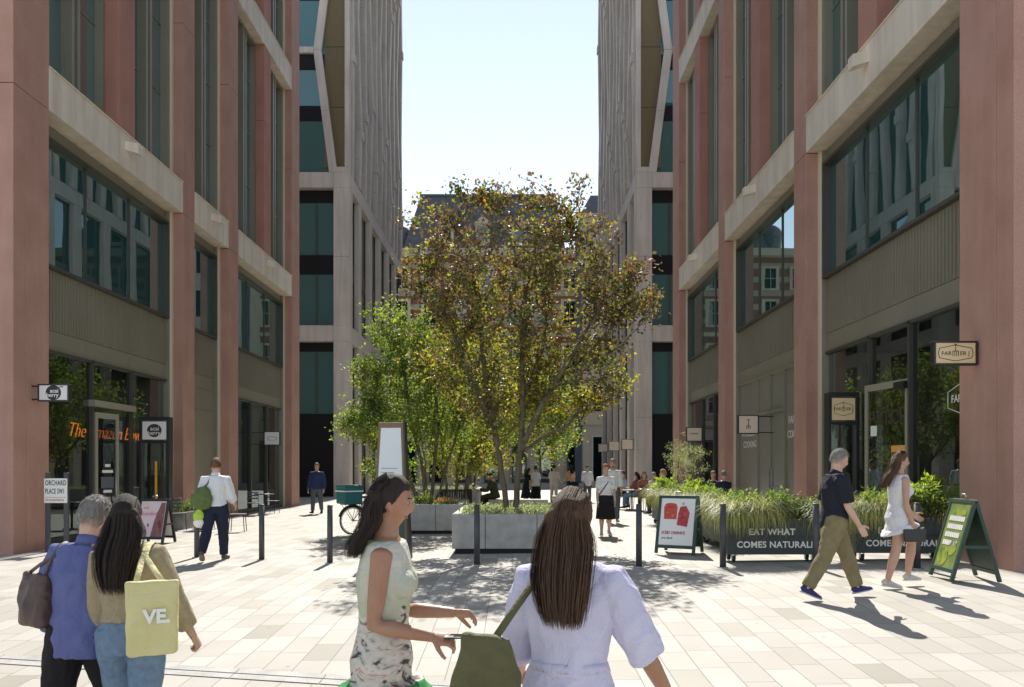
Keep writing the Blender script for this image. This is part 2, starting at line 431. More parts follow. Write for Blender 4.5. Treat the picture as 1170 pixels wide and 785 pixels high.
def person(x, y, rot, label, H=1.75, female=False, skinc=(.50,.31,.22), lean=0, side=0, head=(0,0,0), legR=(0,3,2), legL=(0,3,2),
           armR=(0,8,12,5), armL=(0,8,12,5), handR='relax', handL='relax', seat=None, top=None, bottom=None, dress=None, shoes=((.05,.05,.05),(.05,.05,.05)),
           hair=('short',(.05,.03,.02)), vox=.011, group=None, strap=None, base=None, toe=0, collar=None, belt=None, jacket=None, beard=False):
    sec = PSEC[female]; fe = .9 if female else 1.0
    Rl = Matrix.Rotation(radians(side), 3, 'Y') @ Matrix.Rotation(radians(-lean), 3, 'X')
    hipz = .525*H
    sgn = {'R': 1, 'L': -1}
    J = {}
    def legs(p0):
        for s, (tp, ab, kb) in (('R', legR), ('L', legL)):
            k = sgn[s]; tp_, ab_, kb_ = radians(tp), radians(ab), radians(kb)
            h = p0 + V3((k*.052*H, 0, 0))
            d = V3((k*sin(ab_), sin(tp_)*cos(ab_), -cos(tp_)*cos(ab_)))
            kn = h + d*.245*H
            q = tp_ - kb_
            d2 = V3((k*sin(ab_)*.6, sin(q), -cos(q))); d2.normalize()
            an = kn + d2*.235*H
            fp = clamp(-(tp-kb) - 8, 0, 60) if (tp-kb) < -8 else clamp(-(tp-kb), -14, 0)*.8   # toes down when trailing, up when leading
            fp = radians(fp)
            fd = V3((k*.16, cos(fp), -sin(fp))); fd.normalize()
            fu = V3((1,0,0)).cross(fd); fu = V3((0,0,1)) - fd*fd.z; fu.normalize()
            J[s+'hip'], J[s+'knee'], J[s+'ank'], J[s+'fd'], J[s+'fu'] = h, kn, an, fd, fu
    legs(V3((0,0,0)))
    if seat is None:
        lo = min(min((J[s+'ank'] - J[s+'fu']*.045*H - J[s+'fd']*.03*H).z, (J[s+'ank'] - J[s+'fu']*.045*H + J[s+'fd']*.11*H).z) for s in 'RL')
        P0 = V3((0,0,-lo))
    else: P0 = V3((0,0,seat + .075*H))
    legs(P0)
    T = lambda px, py, s: P0 + Rl @ V3((px*H, py*H, s*H))
    for s, (p, ab, e, inw) in (('R', armR), ('L', armL)):
        k = sgn[s]; p, ab, e, inw = map(radians, (p, ab, e, inw))
        sh = T(k*(.090 if female else .100), 0, .262)
        d = V3((k*sin(ab), sin(p)*cos(ab), -cos(p)*cos(ab)))
        el = sh + d*.172*H
        d2 = V3((k*sin(ab)*.6 - k*sin(inw), sin(p+e)*cos(inw), -cos(p+e)*cos(inw))); d2.normalize()
        wr = el + d2*.148*H
        J[s+'sh'], J[s+'el'], J[s+'wr'], J[s+'fa'] = sh, el, wr, d2
    hc = T(0, .006, .398); hs = H/1.75*(1.03 if female else 1.05)
    Rh = Rl @ Matrix.Rotation(radians(-head[1]), 3, 'Z') @ Matrix.Rotation(radians(-head[0]), 3, 'X') @ Matrix.Rotation(radians(head[2]), 3, 'Y')
    hc = hc + Rl @ V3((sin(radians(head[2]))*.05, sin(radians(head[0]))*.05, 0))
    # --- body
    b = MB()
    b.tube([T(0,0,s) for s,_,_ in sec], [(a*H*.97, c*H*.97) for _,a,c in sec], 20, ref=Rl @ V3((1,0,0)))
    b.tube([T(0,-.004,.27), T(0,.0,.33), hc + Rh @ V3((0,-.012,-.05))*hs], [.042*H*fe,.036*H*fe,.036*H*fe], 14)
    if female:
        for k in (1,-1): b.ell(T(k*.042, .042, .185), (.038*H,.034*H,.036*H))
    vs, fs = head_grid(hs, female=female)
    b.add([hc + Rh @ p for p in vs], fs)
    for k in (1,-1):
        b.ell(hc + Rh @ (V3((k*.073*(.95 if female else 1), -.012, -.012))*hs), (.010*hs,.019*hs,.031*hs), rot=Rh)
    for s in 'RL':
        h, kn, an = J[s+'hip'], J[s+'knee'], J[s+'ank']
        f = 1.04 if female else 1
        b.tube([h + (h-kn)*.12, h, h.lerp(kn,.35), h.lerp(kn,.72), kn, kn.lerp(an,.3), kn.lerp(an,.7), an, an - J[s+'fu']*.02*H],
               [r*H*f for r in ((.038,.042,.040,.036,.0315,.0345,.024,.0195,.021) if bottom and bottom.get('skirt') else (.05,.056,.052,.040,.0315,.0345,.024,.0195,.021))], 14)
        b.tube([an - J[s+'fd']*.025*H - J[s+'fu']*.02*H, an + J[s+'fd']*.06*H - J[s+'fu']*.025*H, an + J[s+'fd']*.10*H - J[s+'fu']*.032*H], [.019*H,.018*H,.012*H], 10)
        sh, el, wr = J[s+'sh'], J[s+'el'], J[s+'wr']
        inn = T(sgn[s]*.05, 0, .262)
        b.tube([inn, sh, sh.lerp(el,.3), sh.lerp(el,.7), el, el.lerp(wr,.3), el.lerp(wr,.7), wr, wr + J[s+'fa']*.012],
               [r*H*fe for r in (.034,.032,.029,.0255,.0225,.0245,.020,.0155,.0155)], 12)
    body = remesh(b, vox, 4)
    for s in 'RL':
        hm = hand(handR if s == 'R' else handL); k = sgn[s]
        z = -J[s+'fa']
        # the palm faces the body (or down when the forearm is raised)
        side_v = V3((k,0,0)) if abs(z.x) < .85 else V3((0,0,1))
        if z.z < .55: side_v = V3((k*.6,0,.8)) if seat is None else V3((k*.3,0,.95))
        xx = side_v - z*side_v.dot(z); xx.normalize(); yy = z.cross(xx)
        sc = H/1.75*(.93 if female else 1.0)
        ym = 1 if yy.y - yy.z*.3 >= 0 else -1
        o = J[s+'wr']
        pts = [o + (xx*p[0] + yy*(p[1]*ym) + z*p[2])*sc for p in hm.v]
        fl = (V3(xx).cross(yy*ym)).dot(z) < 0
        body.add(pts, [tuple(reversed(f)) for f in hm.f] if fl else hm.f, 0, True)
    er = .0115*hs
    for k in (1,-1):
        c = hc + Rh @ (V3((k*.031, .0745 if not female else .070, .006))*hs)
        body.ell(c, (er,er*.8,er*.55), 10, 8, 1, Rh); body.ell(c + Rh @ V3((0,.0050*hs,0)), (er*.6,er*.5,er*.56), 8, 6, 2, Rh)
        body.tube([hc + Rh @ (V3((k*t, yb - (.004 if female else 0), zb))*hs) for t, yb, zb in ((.016,.091,.024),(.032,.087,.029),(.048,.075,.024))], .0032*hs, 6, mi=2)
    body.tube([hc + Rh @ (V3((t, yb - (.004 if female else 0), -.062))*hs) for t, yb in ((-.022,.074),(-.008,.0835),(.008,.0835),(.022,.074))], [.002*hs,.0045*hs,.0045*hs,.002*hs], 6, mi=3)
    g0 = gz(x, y) if base is None else base
    root = body.build('person', [skin(skinc), EYEW, EYED, LIP], None, loc=(x, y, g0), rz=radians(rot))
    tag(root, label, 'person', group)
    sd = random.random()*10
    # --- clothes
    def torso(lo, hi, inf, extra=None):
        pts = []; rr = []
        allsec = sec
        def at(s):
            for (s0,a0,c0),(s1,a1,c1) in zip(allsec, allsec[1:]):
                if s0 <= s <= s1:
                    t = (s-s0)/(s1-s0); return a0+(a1-a0)*t, c0+(c1-c0)*t
            return (allsec[0][1:] if s < allsec[0][0] else allsec[-1][1:])
        ss = [lo] + [s for s,_,_ in allsec if lo+.01 < s < hi-.005] + [hi]
        for s in ss:
            a, c = at(s); pts.append(T(0,0,s)); rr.append(((a+inf)*H, (c+inf)*H))
        return pts, rr
    if top:
        t = dict(lo=-.06, sleeve=2.0, inf=.010, name='shirt', loose=.006, fold=.006); t.update(top)
        b = MB(); pts, rr = torso(t['lo'], .297, t['inf'])
        if t.get('flare'): rr = [(r[0]*(1+t['flare']*max(0,1-i/3)), r[1]*(1+t['flare']*max(0,1-i/3))) for i, r in enumerate(rr)]
        b.tube(pts, rr, 24, ref=Rl @ V3((1,0,0)))
        if female:
            for k in (1,-1): b.ell(T(k*.042, .044, .185), (.045*H,.040*H,.043*H))
        if t['sleeve'] > 0:
            for s in 'RL':
                sh, el, wr = J[s+'sh'], J[s+'el'], J[s+'wr']; inn = T(sgn[s]*.05, 0, .258); L = t['loose']
                pts = [inn, sh - V3((0,0,.004*H))]; rr = [.032,.0365]
                f = t['sleeve']
                seq = [(sh,el,.35,.035),(sh,el,.7,.032),(sh,el,1,.030),(el,wr,.35,.031),(el,wr,.7,.027),(el,wr,.96,.022)]
                pos = [.35,.7,1,1.35,1.7,1.96]
                last = None
                for (a0,b0,tt,r), q in zip(seq, pos):
                    if q <= f + .01: pts.append(a0.lerp(b0,tt)); rr.append(r)
                    elif last is None:
                        qq = f if f < 1 else f-1; aa, bb = (sh,el) if f < 1 else (el,wr)
                        if qq > .05 and (pts[-1]-aa.lerp(bb,qq)).length > .02: pts.append(aa.lerp(bb,qq)); rr.append(r)
                        last = 1
                b.tube(pts, [(r*fe + L)*H for r in rr], 14)
        m = remesh(b, vox*.9, 3, t['fold'], seed=sd)
        m.build(t['name'], t['mat'], root)
        if t.get('front'):
            fb = MB(); fb.tube([T(0,.052,-.02),T(0,.045,.08),T(0,.052,.18),T(0,.048,.25),T(0,.03,.295)], [(.022*H,.034*H),(.026*H,.034*H),(.03*H,.036*H),(.034*H,.034*H),(.028*H,.024*H)], 14, ref=Rl @ V3((1,0,0)))
            fb.build('shirt_front', t['front'], root)
    if collar:
        b = MB(); b.tube([T(0,-.004,.292), T(0,-.002,.308), T(0,.003,.322)], [(.048*H*fe,.046*H*fe),(.043*H*fe,.042*H*fe),(.041*H*fe,.041*H*fe)], 20, ref=Rl @ V3((1,0,0)))
        b.build('collar', collar, root)
    if bottom:
        t = dict(length=1.93, inf=.008, name='trousers', loose=.007, hi=.045, fold=.006); t.update(bottom)
        b = MB(); pts, rr = torso(-.065, t['hi'], t['inf'])
        if t.get('skirt'):
            # a skirt: hem height above the ground, flare
            hem, fl = t['skirt']
            z1 = P0.z - .065*H
            n = 5; wx, wy = max(rr[0][0], .118*H), max(rr[0][1], .088*H)
            extra = []
            mid = (J['Rknee'] + J['Lknee'])/2
            for q in range(n, 0, -1):
                f = q/n; z = z1 + (hem - z1)*f
                yy_ = mid.y*f*(P0.z - hem)/(.245*H)*.8 if (P0.z-hem) < .3*H else mid.y*f
                extra.append((V3((0, yy_, z)), (wx*(1+fl*f), wy*(1+fl*f*1.1) + abs(J['Rknee'].y - J['Lknee'].y)*t.get('full',.45)*f)))
            pts = [e[0] for e in extra] + pts; rr = [e[1] for e in extra] + rr
            b.tube(pts, rr, 28, ref=V3((1,0,0)))
        else:
            b.tube(pts, rr, 24, ref=Rl @ V3((1,0,0)))
            for s in 'RL':
                h, kn, an = J[s+'hip'], J[s+'knee'], J[s+'ank']; f = t['length']
                seq = [(h,kn,0,.060),(h,kn,.35,.055),(h,kn,.72,.044),(h,kn,1,.037),(kn,an,.3,.038),(kn,an,.7,.031),(kn,an,.97,.029)]
                pos = [0,.35,.72,1,1.3,1.7,1.97]
                pts = [h + (h-kn)*.10]; rr = [.05]
                for (a0,b0,tt,r), q in zip(seq, pos):
                    if q <= f + .05: pts.append(a0.lerp(b0,tt)); rr.append(r)
                b.tube(pts, [(r + t['loose'])*H for r in rr], 16)
        m = remesh(b, vox*.9, 3, t['fold'], fk=(8,8,7), seed=sd+3)
        m.build(t['name'], t['mat'], root)
        if belt:
            bb = MB(); p2, r2 = torso(t['hi']-.012, t['hi']+.008, t['inf']+.004); bb.tube(p2, r2, 24, ref=Rl @ V3((1,0,0))); bb.build('belt', belt, root)
    # --- shoes
    for s in 'RL':
        an, fd, fu = J[s+'ank'], J[s+'fd'], J[s+'fu']; sx = fd.cross(fu)
        k = H/1.75
        b = MB(); o = an - fu*.045*H
        P = lambda f, u: o + fd*f*k + fu*u*k
        b.tube([P(-.062,.035),P(-.045,.05),P(0,.052),P(.06,.042),P(.12,.030),P(.165,.024),P(.185,.02)],
               [(.012*k,.02*k),(.033*k,.045*k),(.036*k,.048*k),(.041*k,.036*k),(.046*k,.026*k),(.036*k,.018*k),(.012*k,.008*k)], 14, ref=sx)
        b.tube([P(-.066,.010),P(-.05,.010),P(.03,.010),P(.11,.010),P(.17,.012),P(.192,.013)],
               [(.012*k,.011*k),(.036*k,.011*k),(.037*k,.011*k),(.048*k,.011*k),(.038*k,.011*k),(.012*k,.009*k)], 14, ref=sx, mi=1)
        b.tube([P(-.02,.07),P(-.005,.098)], [(.032*k,.036*k),(.028*k,.030*k)], 12, ref=sx)
        b.build('shoe', [cloth('shoe', shoes[0]), cloth('sole', shoes[1])], root)
    # --- hair
    kind, hcol = hair[0], hair[1]
    hb = MB(); vs, fs = head_grid(hs, female=female); out = []
    for p in vs:
        q = p / hs; d = V3((q.x/.073, q.y/.092, q.z/.114))
        line = .52 if kind != 'thin' else .60
        lo = {'short': -.30, 'thin': -.2, 'long': -.5, 'bun': -.3, 'curly': -.35}[kind]
        front = d.y
        z0 = lo + (line - lo) * sstep(-.35, .62, front)
        h = sstep(z0 - .10, z0 + .14, d.z)
        gr = {'short': .17, 'thin': .10, 'long': .16, 'bun': .13, 'curly': .33}[kind]
        n = noise.noise(V3((q.x*60+sd, q.y*60, q.z*22)))*.035 + (noise.noise(q*40)*.10 if kind == 'curly' else 0)
        out.append(hc + Rh @ (q * hs * (.90 + h*(.10 + gr*(.75+.25*d.z) + n))))
    hb.add(out, fs, 0, True)
    if kind == 'bun':
        hb.ell(hc + Rh @ (V3((0,-.075,.085))*hs), (.04*hs,.04*hs,.038*hs))
    if kind == 'long':
        Ln = hair[2] if len(hair) > 2 else .32
        Rz = Matrix.Rotation(radians(-head[1]), 3, 'Z'); back = (Rz @ V3((0,-1,0)))
        drift = hair[3] if len(hair) > 3 else V3((0,0,0))
        def depth(q):
            for (s0,a0,c0),(s1,a1,c1) in zip(sec, sec[1:]):
                if s0 <= q <= s1: return c0 + (c1-c0)*(q-s0)/(s1-s0)
            return sec[0][2] if q < sec[0][0] else .0
        def centre(f, L_):
            q = .385 - L_*f/H
            ph_ = hc + V3((0,0,.015 - L_*f)) + back*(.064 + .012*sin(f*pi*.8))*hs
            pb = T(0, -(depth(min(q,.262)) + .026), q)
            k_ = sstep(.335, .255, q)
            return ph_.lerp(V3((ph_.x, pb.y, ph_.z)) if abs(Rz[0][1]) < .7 else ph_, k_) + V3(drift)*f*f
        nB = 9
        cpts = [hc + V3((0,0,.06))*hs + back*.02*hs]; crr = [(.055*hs,.05*hs)]
        for i in range(nB):
            f = i/(nB-1)
            cpts.append(centre(f, Ln))
            crr.append(((.086 + .012*sin(f*pi) - .035*f**3)*hs, (.048 - .018*min(1,f*1.6) - .016*f**4)*hs))
        vol = MB(); vol.tube(cpts, crr, 22, ref=Rz @ V3((1,0,0)))
        nv_ = []
        for p in vol.v:
            p = V3(p); nn = noise.noise(V3((p.x*42, p.y*42, p.z*4)) + V3((sd,0,0)))
            nv_.append(p + V3((nn*.010, noise.noise(p*28)*.008, 0)))
        hb.add(nv_, vol.f, 0, True)
        rg = random.Random(int(sd*1000))
        xr = Rz @ V3((1,0,0))
        for _ in range(2*(hair[4] if len(hair) > 4 else 420)):
            th = rg.uniform(-1.25, 1.25)*pi/2; wig = rg.gauss(0,.007); L2 = Ln*rg.uniform(.85,1.10); w = rg.uniform(.0009,.0024); ph = rg.random()*6; out = rg.uniform(0,.010) if rg.random() < .86 else rg.uniform(.01,.035)
            pts = []
            for dx, dy, dz in (((.80,-.28,.74),(.90,-.55,.55),(.94,-.75,.30)) if len(hair) > 5 else ((.60,.34,.84),(.82,-.22,.72),(.93,-.70,.38))):
                dd = V3((dx*sin(th), dy, dz)).normalized(); pts.append(hc + Rh @ (V3((dd.x*.073, dd.y*.092, dd.z*.114))*hs*(1.185 + out)))
            for i in range(2, 10):
                f = i/9
                c = centre(f*1.0, L2)
                ax = (.088 + .012*sin(f*pi) - .030*f**3)*hs*(.62 + .40*min(1,f*4)) + out; ay = (.050 - .018*min(1,f*1.6))*hs + out
                pts.append(c + xr*(ax*sin(th) + wig*f*sin(f*4+ph)) + back*(ay*cos(th) + .003 + .004*sin(f*5+ph)))
            vs2 = []; fs2 = []
            for i, p in enumerate(pts):
                ww = w*(1 if i < 9 else (.7 if i == 9 else .15)); sd_ = xr*cos(th) - back*sin(th)
                vs2 += [p - sd_*ww, p + sd_*ww]
            for i in range(10): fs2.append((2*i,2*i+1,2*i+3,2*i+2))
            hb.add(vs2, fs2, 0, True)
    elif vox < .0135:
        # short hair: locks lying on the cap
        rg = random.Random(int(sd*1000))
        for _ in range(1400):
            u_ = rg.random()*2*pi; zz = rg.uniform(-.5,1); q = V3((sqrt(1-zz*zz)*cos(u_), sqrt(1-zz*zz)*sin(u_), zz))
            z0 = -.30 + (.52+.30)*sstep(-.35,.62,q.y)
            if zz < z0 + rg.uniform(-.06,.12): continue
            P = V3((q.x*.073*(.96 if female else 1)*(1-.0*0), q.y*.092*(1-.25*max(0,-q.z)), q.z*.114))*hs*1.10
            dr_ = V3((q.x*.5, q.y*.2 - .35, -.75)); dr_ = (dr_ - q*dr_.dot(q)); 
            if dr_.length < 1e-3: continue
            dr_.normalize(); sd_ = dr_.cross(q).normalized(); L_ = rg.uniform(.02,.04); w = rg.uniform(.0015,.003)
            p0 = P; p1 = P + dr_*L_*.5 + q*.006; p2 = P + dr_*L_ + q*rg.uniform(-.002,.007)
            hb.add([hc + Rh @ v for v in (p0 - sd_*w, p0 + sd_*w, p1 - sd_*w, p1 + sd_*w, p2)], [(0,1,3,2),(2,3,4)], 0, True)
    if beard:
        for p in vs: pass
        hb.ell(hc + Rh @ (V3((0,.05,-.085))*hs), (.05*hs,.042*hs,.036*hs), rot=Rh)
    hb.build('hair', hairmat(hcol), root)
    W = Matrix.Translation(V3((x,y,g0))) @ Matrix.Rotation(radians(rot), 4, 'Z')
    J['T'] = T; J['W'] = W; J['hc'] = hc; J['root'] = root; J['P0'] = P0; J['H'] = H
    return J
# ------------------------------------------------------------------ foliage
class Leaves:
    def __init__(s, seed): s.v = []; s.f = []; s.c = []; s.r = random.Random(seed)
    def leaf(s, p, d, L, W, col, fold=.35):
        r = s.r
        d = V3(d).normalized(); n = V3((r.gauss(0,1), r.gauss(0,1), r.gauss(0,1)))
        x = d.cross(n)
        if x.length < 1e-4: return
        x.normalize(); n = x.cross(d)
        o = len(s.v); p = V3(p)
        tip = p + d*L + n*(-.12*L); mid = p + d*(L*.45)
        s.v += [p, mid + x*W*.5 + n*fold*W*.5, mid, mid - x*W*.5 + n*fold*W*.5, tip]
        s.f += [(o, o+1, o+4, o+2), (o, o+2, o+4, o+3)]
        k = r.uniform(.75, 1.25); c = (col[0]*k, col[1]*k, col[2]*k, 1)
        s.c += [c]*5
    def blade(s, p, out, L, w, col, droop=1.0):
        r = s.r; p = V3(p); o = len(s.v); n = 5; 
        a = r.uniform(.75,1.45); side = V3((-out[1], out[0], 0)); side = side.normalized() if side.length else V3((1,0,0))
        out = V3((out[0], out[1], 0)).normalized()
        k = r.uniform(.75,1.25); c = (col[0]*k, col[1]*k, col[2]*k, 1)
        q = p.copy(); ang = a
        for i in range(n + 1):
            ww = w * (1 - (i/n)**1.5) + .0006
            s.v += [q - side*ww, q + side*ww]; s.c += [c, c]
            q = q + (out*cos(ang) + V3((0,0,1))*sin(ang)) * (L/n); ang -= droop*.62
        for i in range(n): s.f.append((o+2*i, o+2*i+1, o+2*i+3, o+2*i+2))
    def build(s, name, m, parent=None, loc=None):
        me = bpy.data.meshes.new(name); me.from_pydata([tuple(q) for q in s.v], [], s.f)
        at = me.color_attributes.new('leaf', 'FLOAT_COLOR', 'POINT')
        at.data.foreach_set('color', [q for c in s.c for q in c])
        me.materials.append(m); me.update()
        o = bpy.data.objects.new(name, me); COL.objects.link(o)
        if parent: o.parent = parent
        if loc is not None: o.location = loc
        return o

def tree(base, stems, clumps, n_ends, per, leafL, leafW, cols, label, barkm, seed, group=None, spread=.3, rmin=.0048, leafm='leaf', low=None):
    """stems: polylines from the ground; clumps: ellipsoids (centre, radii, weight) the twig ends fill"""
    r = random.Random(seed); base = V3(base)
    root = empty('tree', base, 0, label, 'tree', group)
    nodes = []; parent = []; 
    for st in stems:
        prev = -1
        for a, b in zip(st, st[1:]):
            a, b = V3(a), V3(b); k = max(2, int((b-a).length/.25))
            for i in range(k):
                p = a.lerp(b, i/k) + V3((r.gauss(0,.012), r.gauss(0,.012), 0))
                nodes.append(p); parent.append(prev); prev = len(nodes)-1
        nodes.append(V3(st[-1])); parent.append(prev)
    stem_n = len(nodes)
    ends = []
    tot = sum(c[2] for c in clumps)
    for c, rad, w in clumps:
        for _ in range(max(1, int(n_ends*w/tot))):
            while 1:
                q = V3((r.uniform(-1,1), r.uniform(-1,1), r.uniform(-1,1)))
                if q.length <= 1: break
            q = q * (.55 + .45*r.random()) if r.random() < .5 else q
            ends.append(V3(c) + V3((q.x*rad[0], q.y*rad[1], q.z*rad[2])))
    c0 = sum(nodes, V3())/len(nodes)
    ends.sort(key=lambda e: min((e-n).length for n in nodes[:stem_n]))
    tips = []
    for e in ends:
        best = None; bd = 1e9
        for i, n in enumerate(nodes):
            d = e - n
            dd = d.length + .55*max(0, -d.z) + (.5 if n.z < base.z + 1.5 else 0) + (.35 if d.z < .25*d.length else 0)
            if dd < bd: bd = dd; best = i
        a = nodes[best]; L = (e-a).length; k = max(2, int(L/.22)); prev = best
        bow = V3((r.gauss(0,.06), r.gauss(0,.06), .10*L))
        for i in range(1, k+1):
            f = i/k; p = a.lerp(e, f) + bow*(sin(pi*f)*.8) + V3((r.gauss(0,.015), r.gauss(0,.015), r.gauss(0,.015)))
            nodes.append(p); parent.append(prev); prev = len(nodes)-1
        tips.append(prev)
    cnt = [0]*len(nodes)
    for t in tips:
        i = t
        while i >= 0: cnt[i] += 1; i = parent[i]
    rad = [max(rmin, rmin*cnt[i]**.52) for i in range(len(nodes))]
    for i in range(stem_n): rad[i] = max(rad[i], .02)
    tb = MB()
    kids = {}
    for i, p in enumerate(parent): kids.setdefault(p, []).append(i)
    # chains: follow the thickest child
    start = [(i, None) for i in kids.get(-1, [])]
    while start:
        i, fr = start.pop(); pts = []; rr = []
        if fr is not None: pts.append(nodes[fr]); rr.append(min(rad[fr], rad[i]*1.1))
        else:
            pts.append(nodes[i] - V3((0,0,.05))); rr.append(rad[i]*1.45)
        while 1:
            pts.append(nodes[i]); rr.append(rad[i])
            ks = sorted(kids.get(i, []), key=lambda q: -rad[q])
            if not ks: break
            for q in ks[1:]: start.append((q, i))
            i = ks[0]
        if len(pts) > 1: tb.tube([p - base for p in pts], rr, 7 if max(rr) > .03 else 5)
    tb.build('trunk', barkm, root)
    lv = Leaves(seed+1)
    wts = [c[1] for c in cols]
    for t in tips:
        # walk back along the twig and scatter leaves round it
        pts = [nodes[t]]; i = t
        for _ in range(3):
            if parent[i] >= 0: i = parent[i]; pts.append(nodes[i])
        cs_, ws_ = cols, wts
        if low and lv.r.random() < sstep(low[2], low[1], nodes[t].z): cs_ = low[0]; ws_ = [c[1] for c in cs_]
        cc = lv.r.choices(cs_, ws_)[0][0]
        for _ in range(per):
            p = lv.r.choice(pts) + V3((lv.r.gauss(0,spread*.6), lv.r.gauss(0,spread*.6), lv.r.gauss(0,spread*.5)))
            d = V3((lv.r.gauss(0,1), lv.r.gauss(0,1), lv.r.gauss(-.5,.7)))
            col = cc if lv.r.random() < .6 else lv.r.choices(cs_, ws_)[0][0]
            k = lv.r.uniform(.7, 1.25)
            lv.leaf(p - base, d, leafL*k, leafW*k, col)
    lv.build('crown', M[leafm], root)
    return root

def px(x, y, d): return V3(((x-588)*d/900, d, 1.6 - (y-535)*d/900))

# ------------------------------------------------------------------ ground
def build_ground():
    ys = [-120,-40,-10,0,2,4,5] + [5+.5*i for i in range(1,12)] + [11,12,14,20,40,80,140,320]
    xs = [-320,-80,-20,-12,-6,0,6,12,20,80,320]
    b = MB(); vs = [(x, y, gz(x, y)) for y in ys for x in xs]; n = len(xs)
    fs = [(j*n+i, j*n+i+1, (j+1)*n+i+1, (j+1)*n+i) for j in range(len(ys)-1) for i in range(n-1)]
    b.add(vs, fs); o = b.build('pavement', M['paving']); o['kind'] = 'structure'
    # slot drain running obliquely across the square
    def dl(x, off): return 6.55 - .226*(x + 1.5) + off
    b = MB(); bl = MB()
    X = [-16 + .8*i for i in range(41)]
    for i in range(len(X)-1):
        x0, x1 = X[i] + .003, X[i+1] - .003
        for o0, o1 in ((-.13,-.012),(.012,.13)):
            p = [(x, dl(x,o), gz(x, dl(x,o)) + .004) for x, o in ((x0,o0),(x1,o0),(x1,o1),(x0,o1))]
            t = [(q[0], q[1], q[2] + .004) for q in p]; b.hexa(p, t)
        p = [(x, dl(x,o), gz(x, dl(x,o)) + .005) for x, o in ((x0-.003,-.012),(x1+.003,-.012),(x1+.003,.012),(x0-.003,.012))]
        bl.add(p, [(0,1,2,3)])
    r = empty('slot_drain', (-1.5, 6.55, 0), 0); r['kind'] = 'structure'
    o = b.build('channel_edge', M['granite'], r, loc=(1.5,-6.55,0)); bl.build('slot', M['blackpanel'], r, loc=(1.5,-6.55,0))
build_ground()

# ------------------------------------------------------------------ red buildings
def wb(mb, name, m, parent, bevel=0):
    loc = tuple(-q for q in parent.location) if parent.parent is None else None
    return mb.build(name, m, parent, bevel, loc=loc)

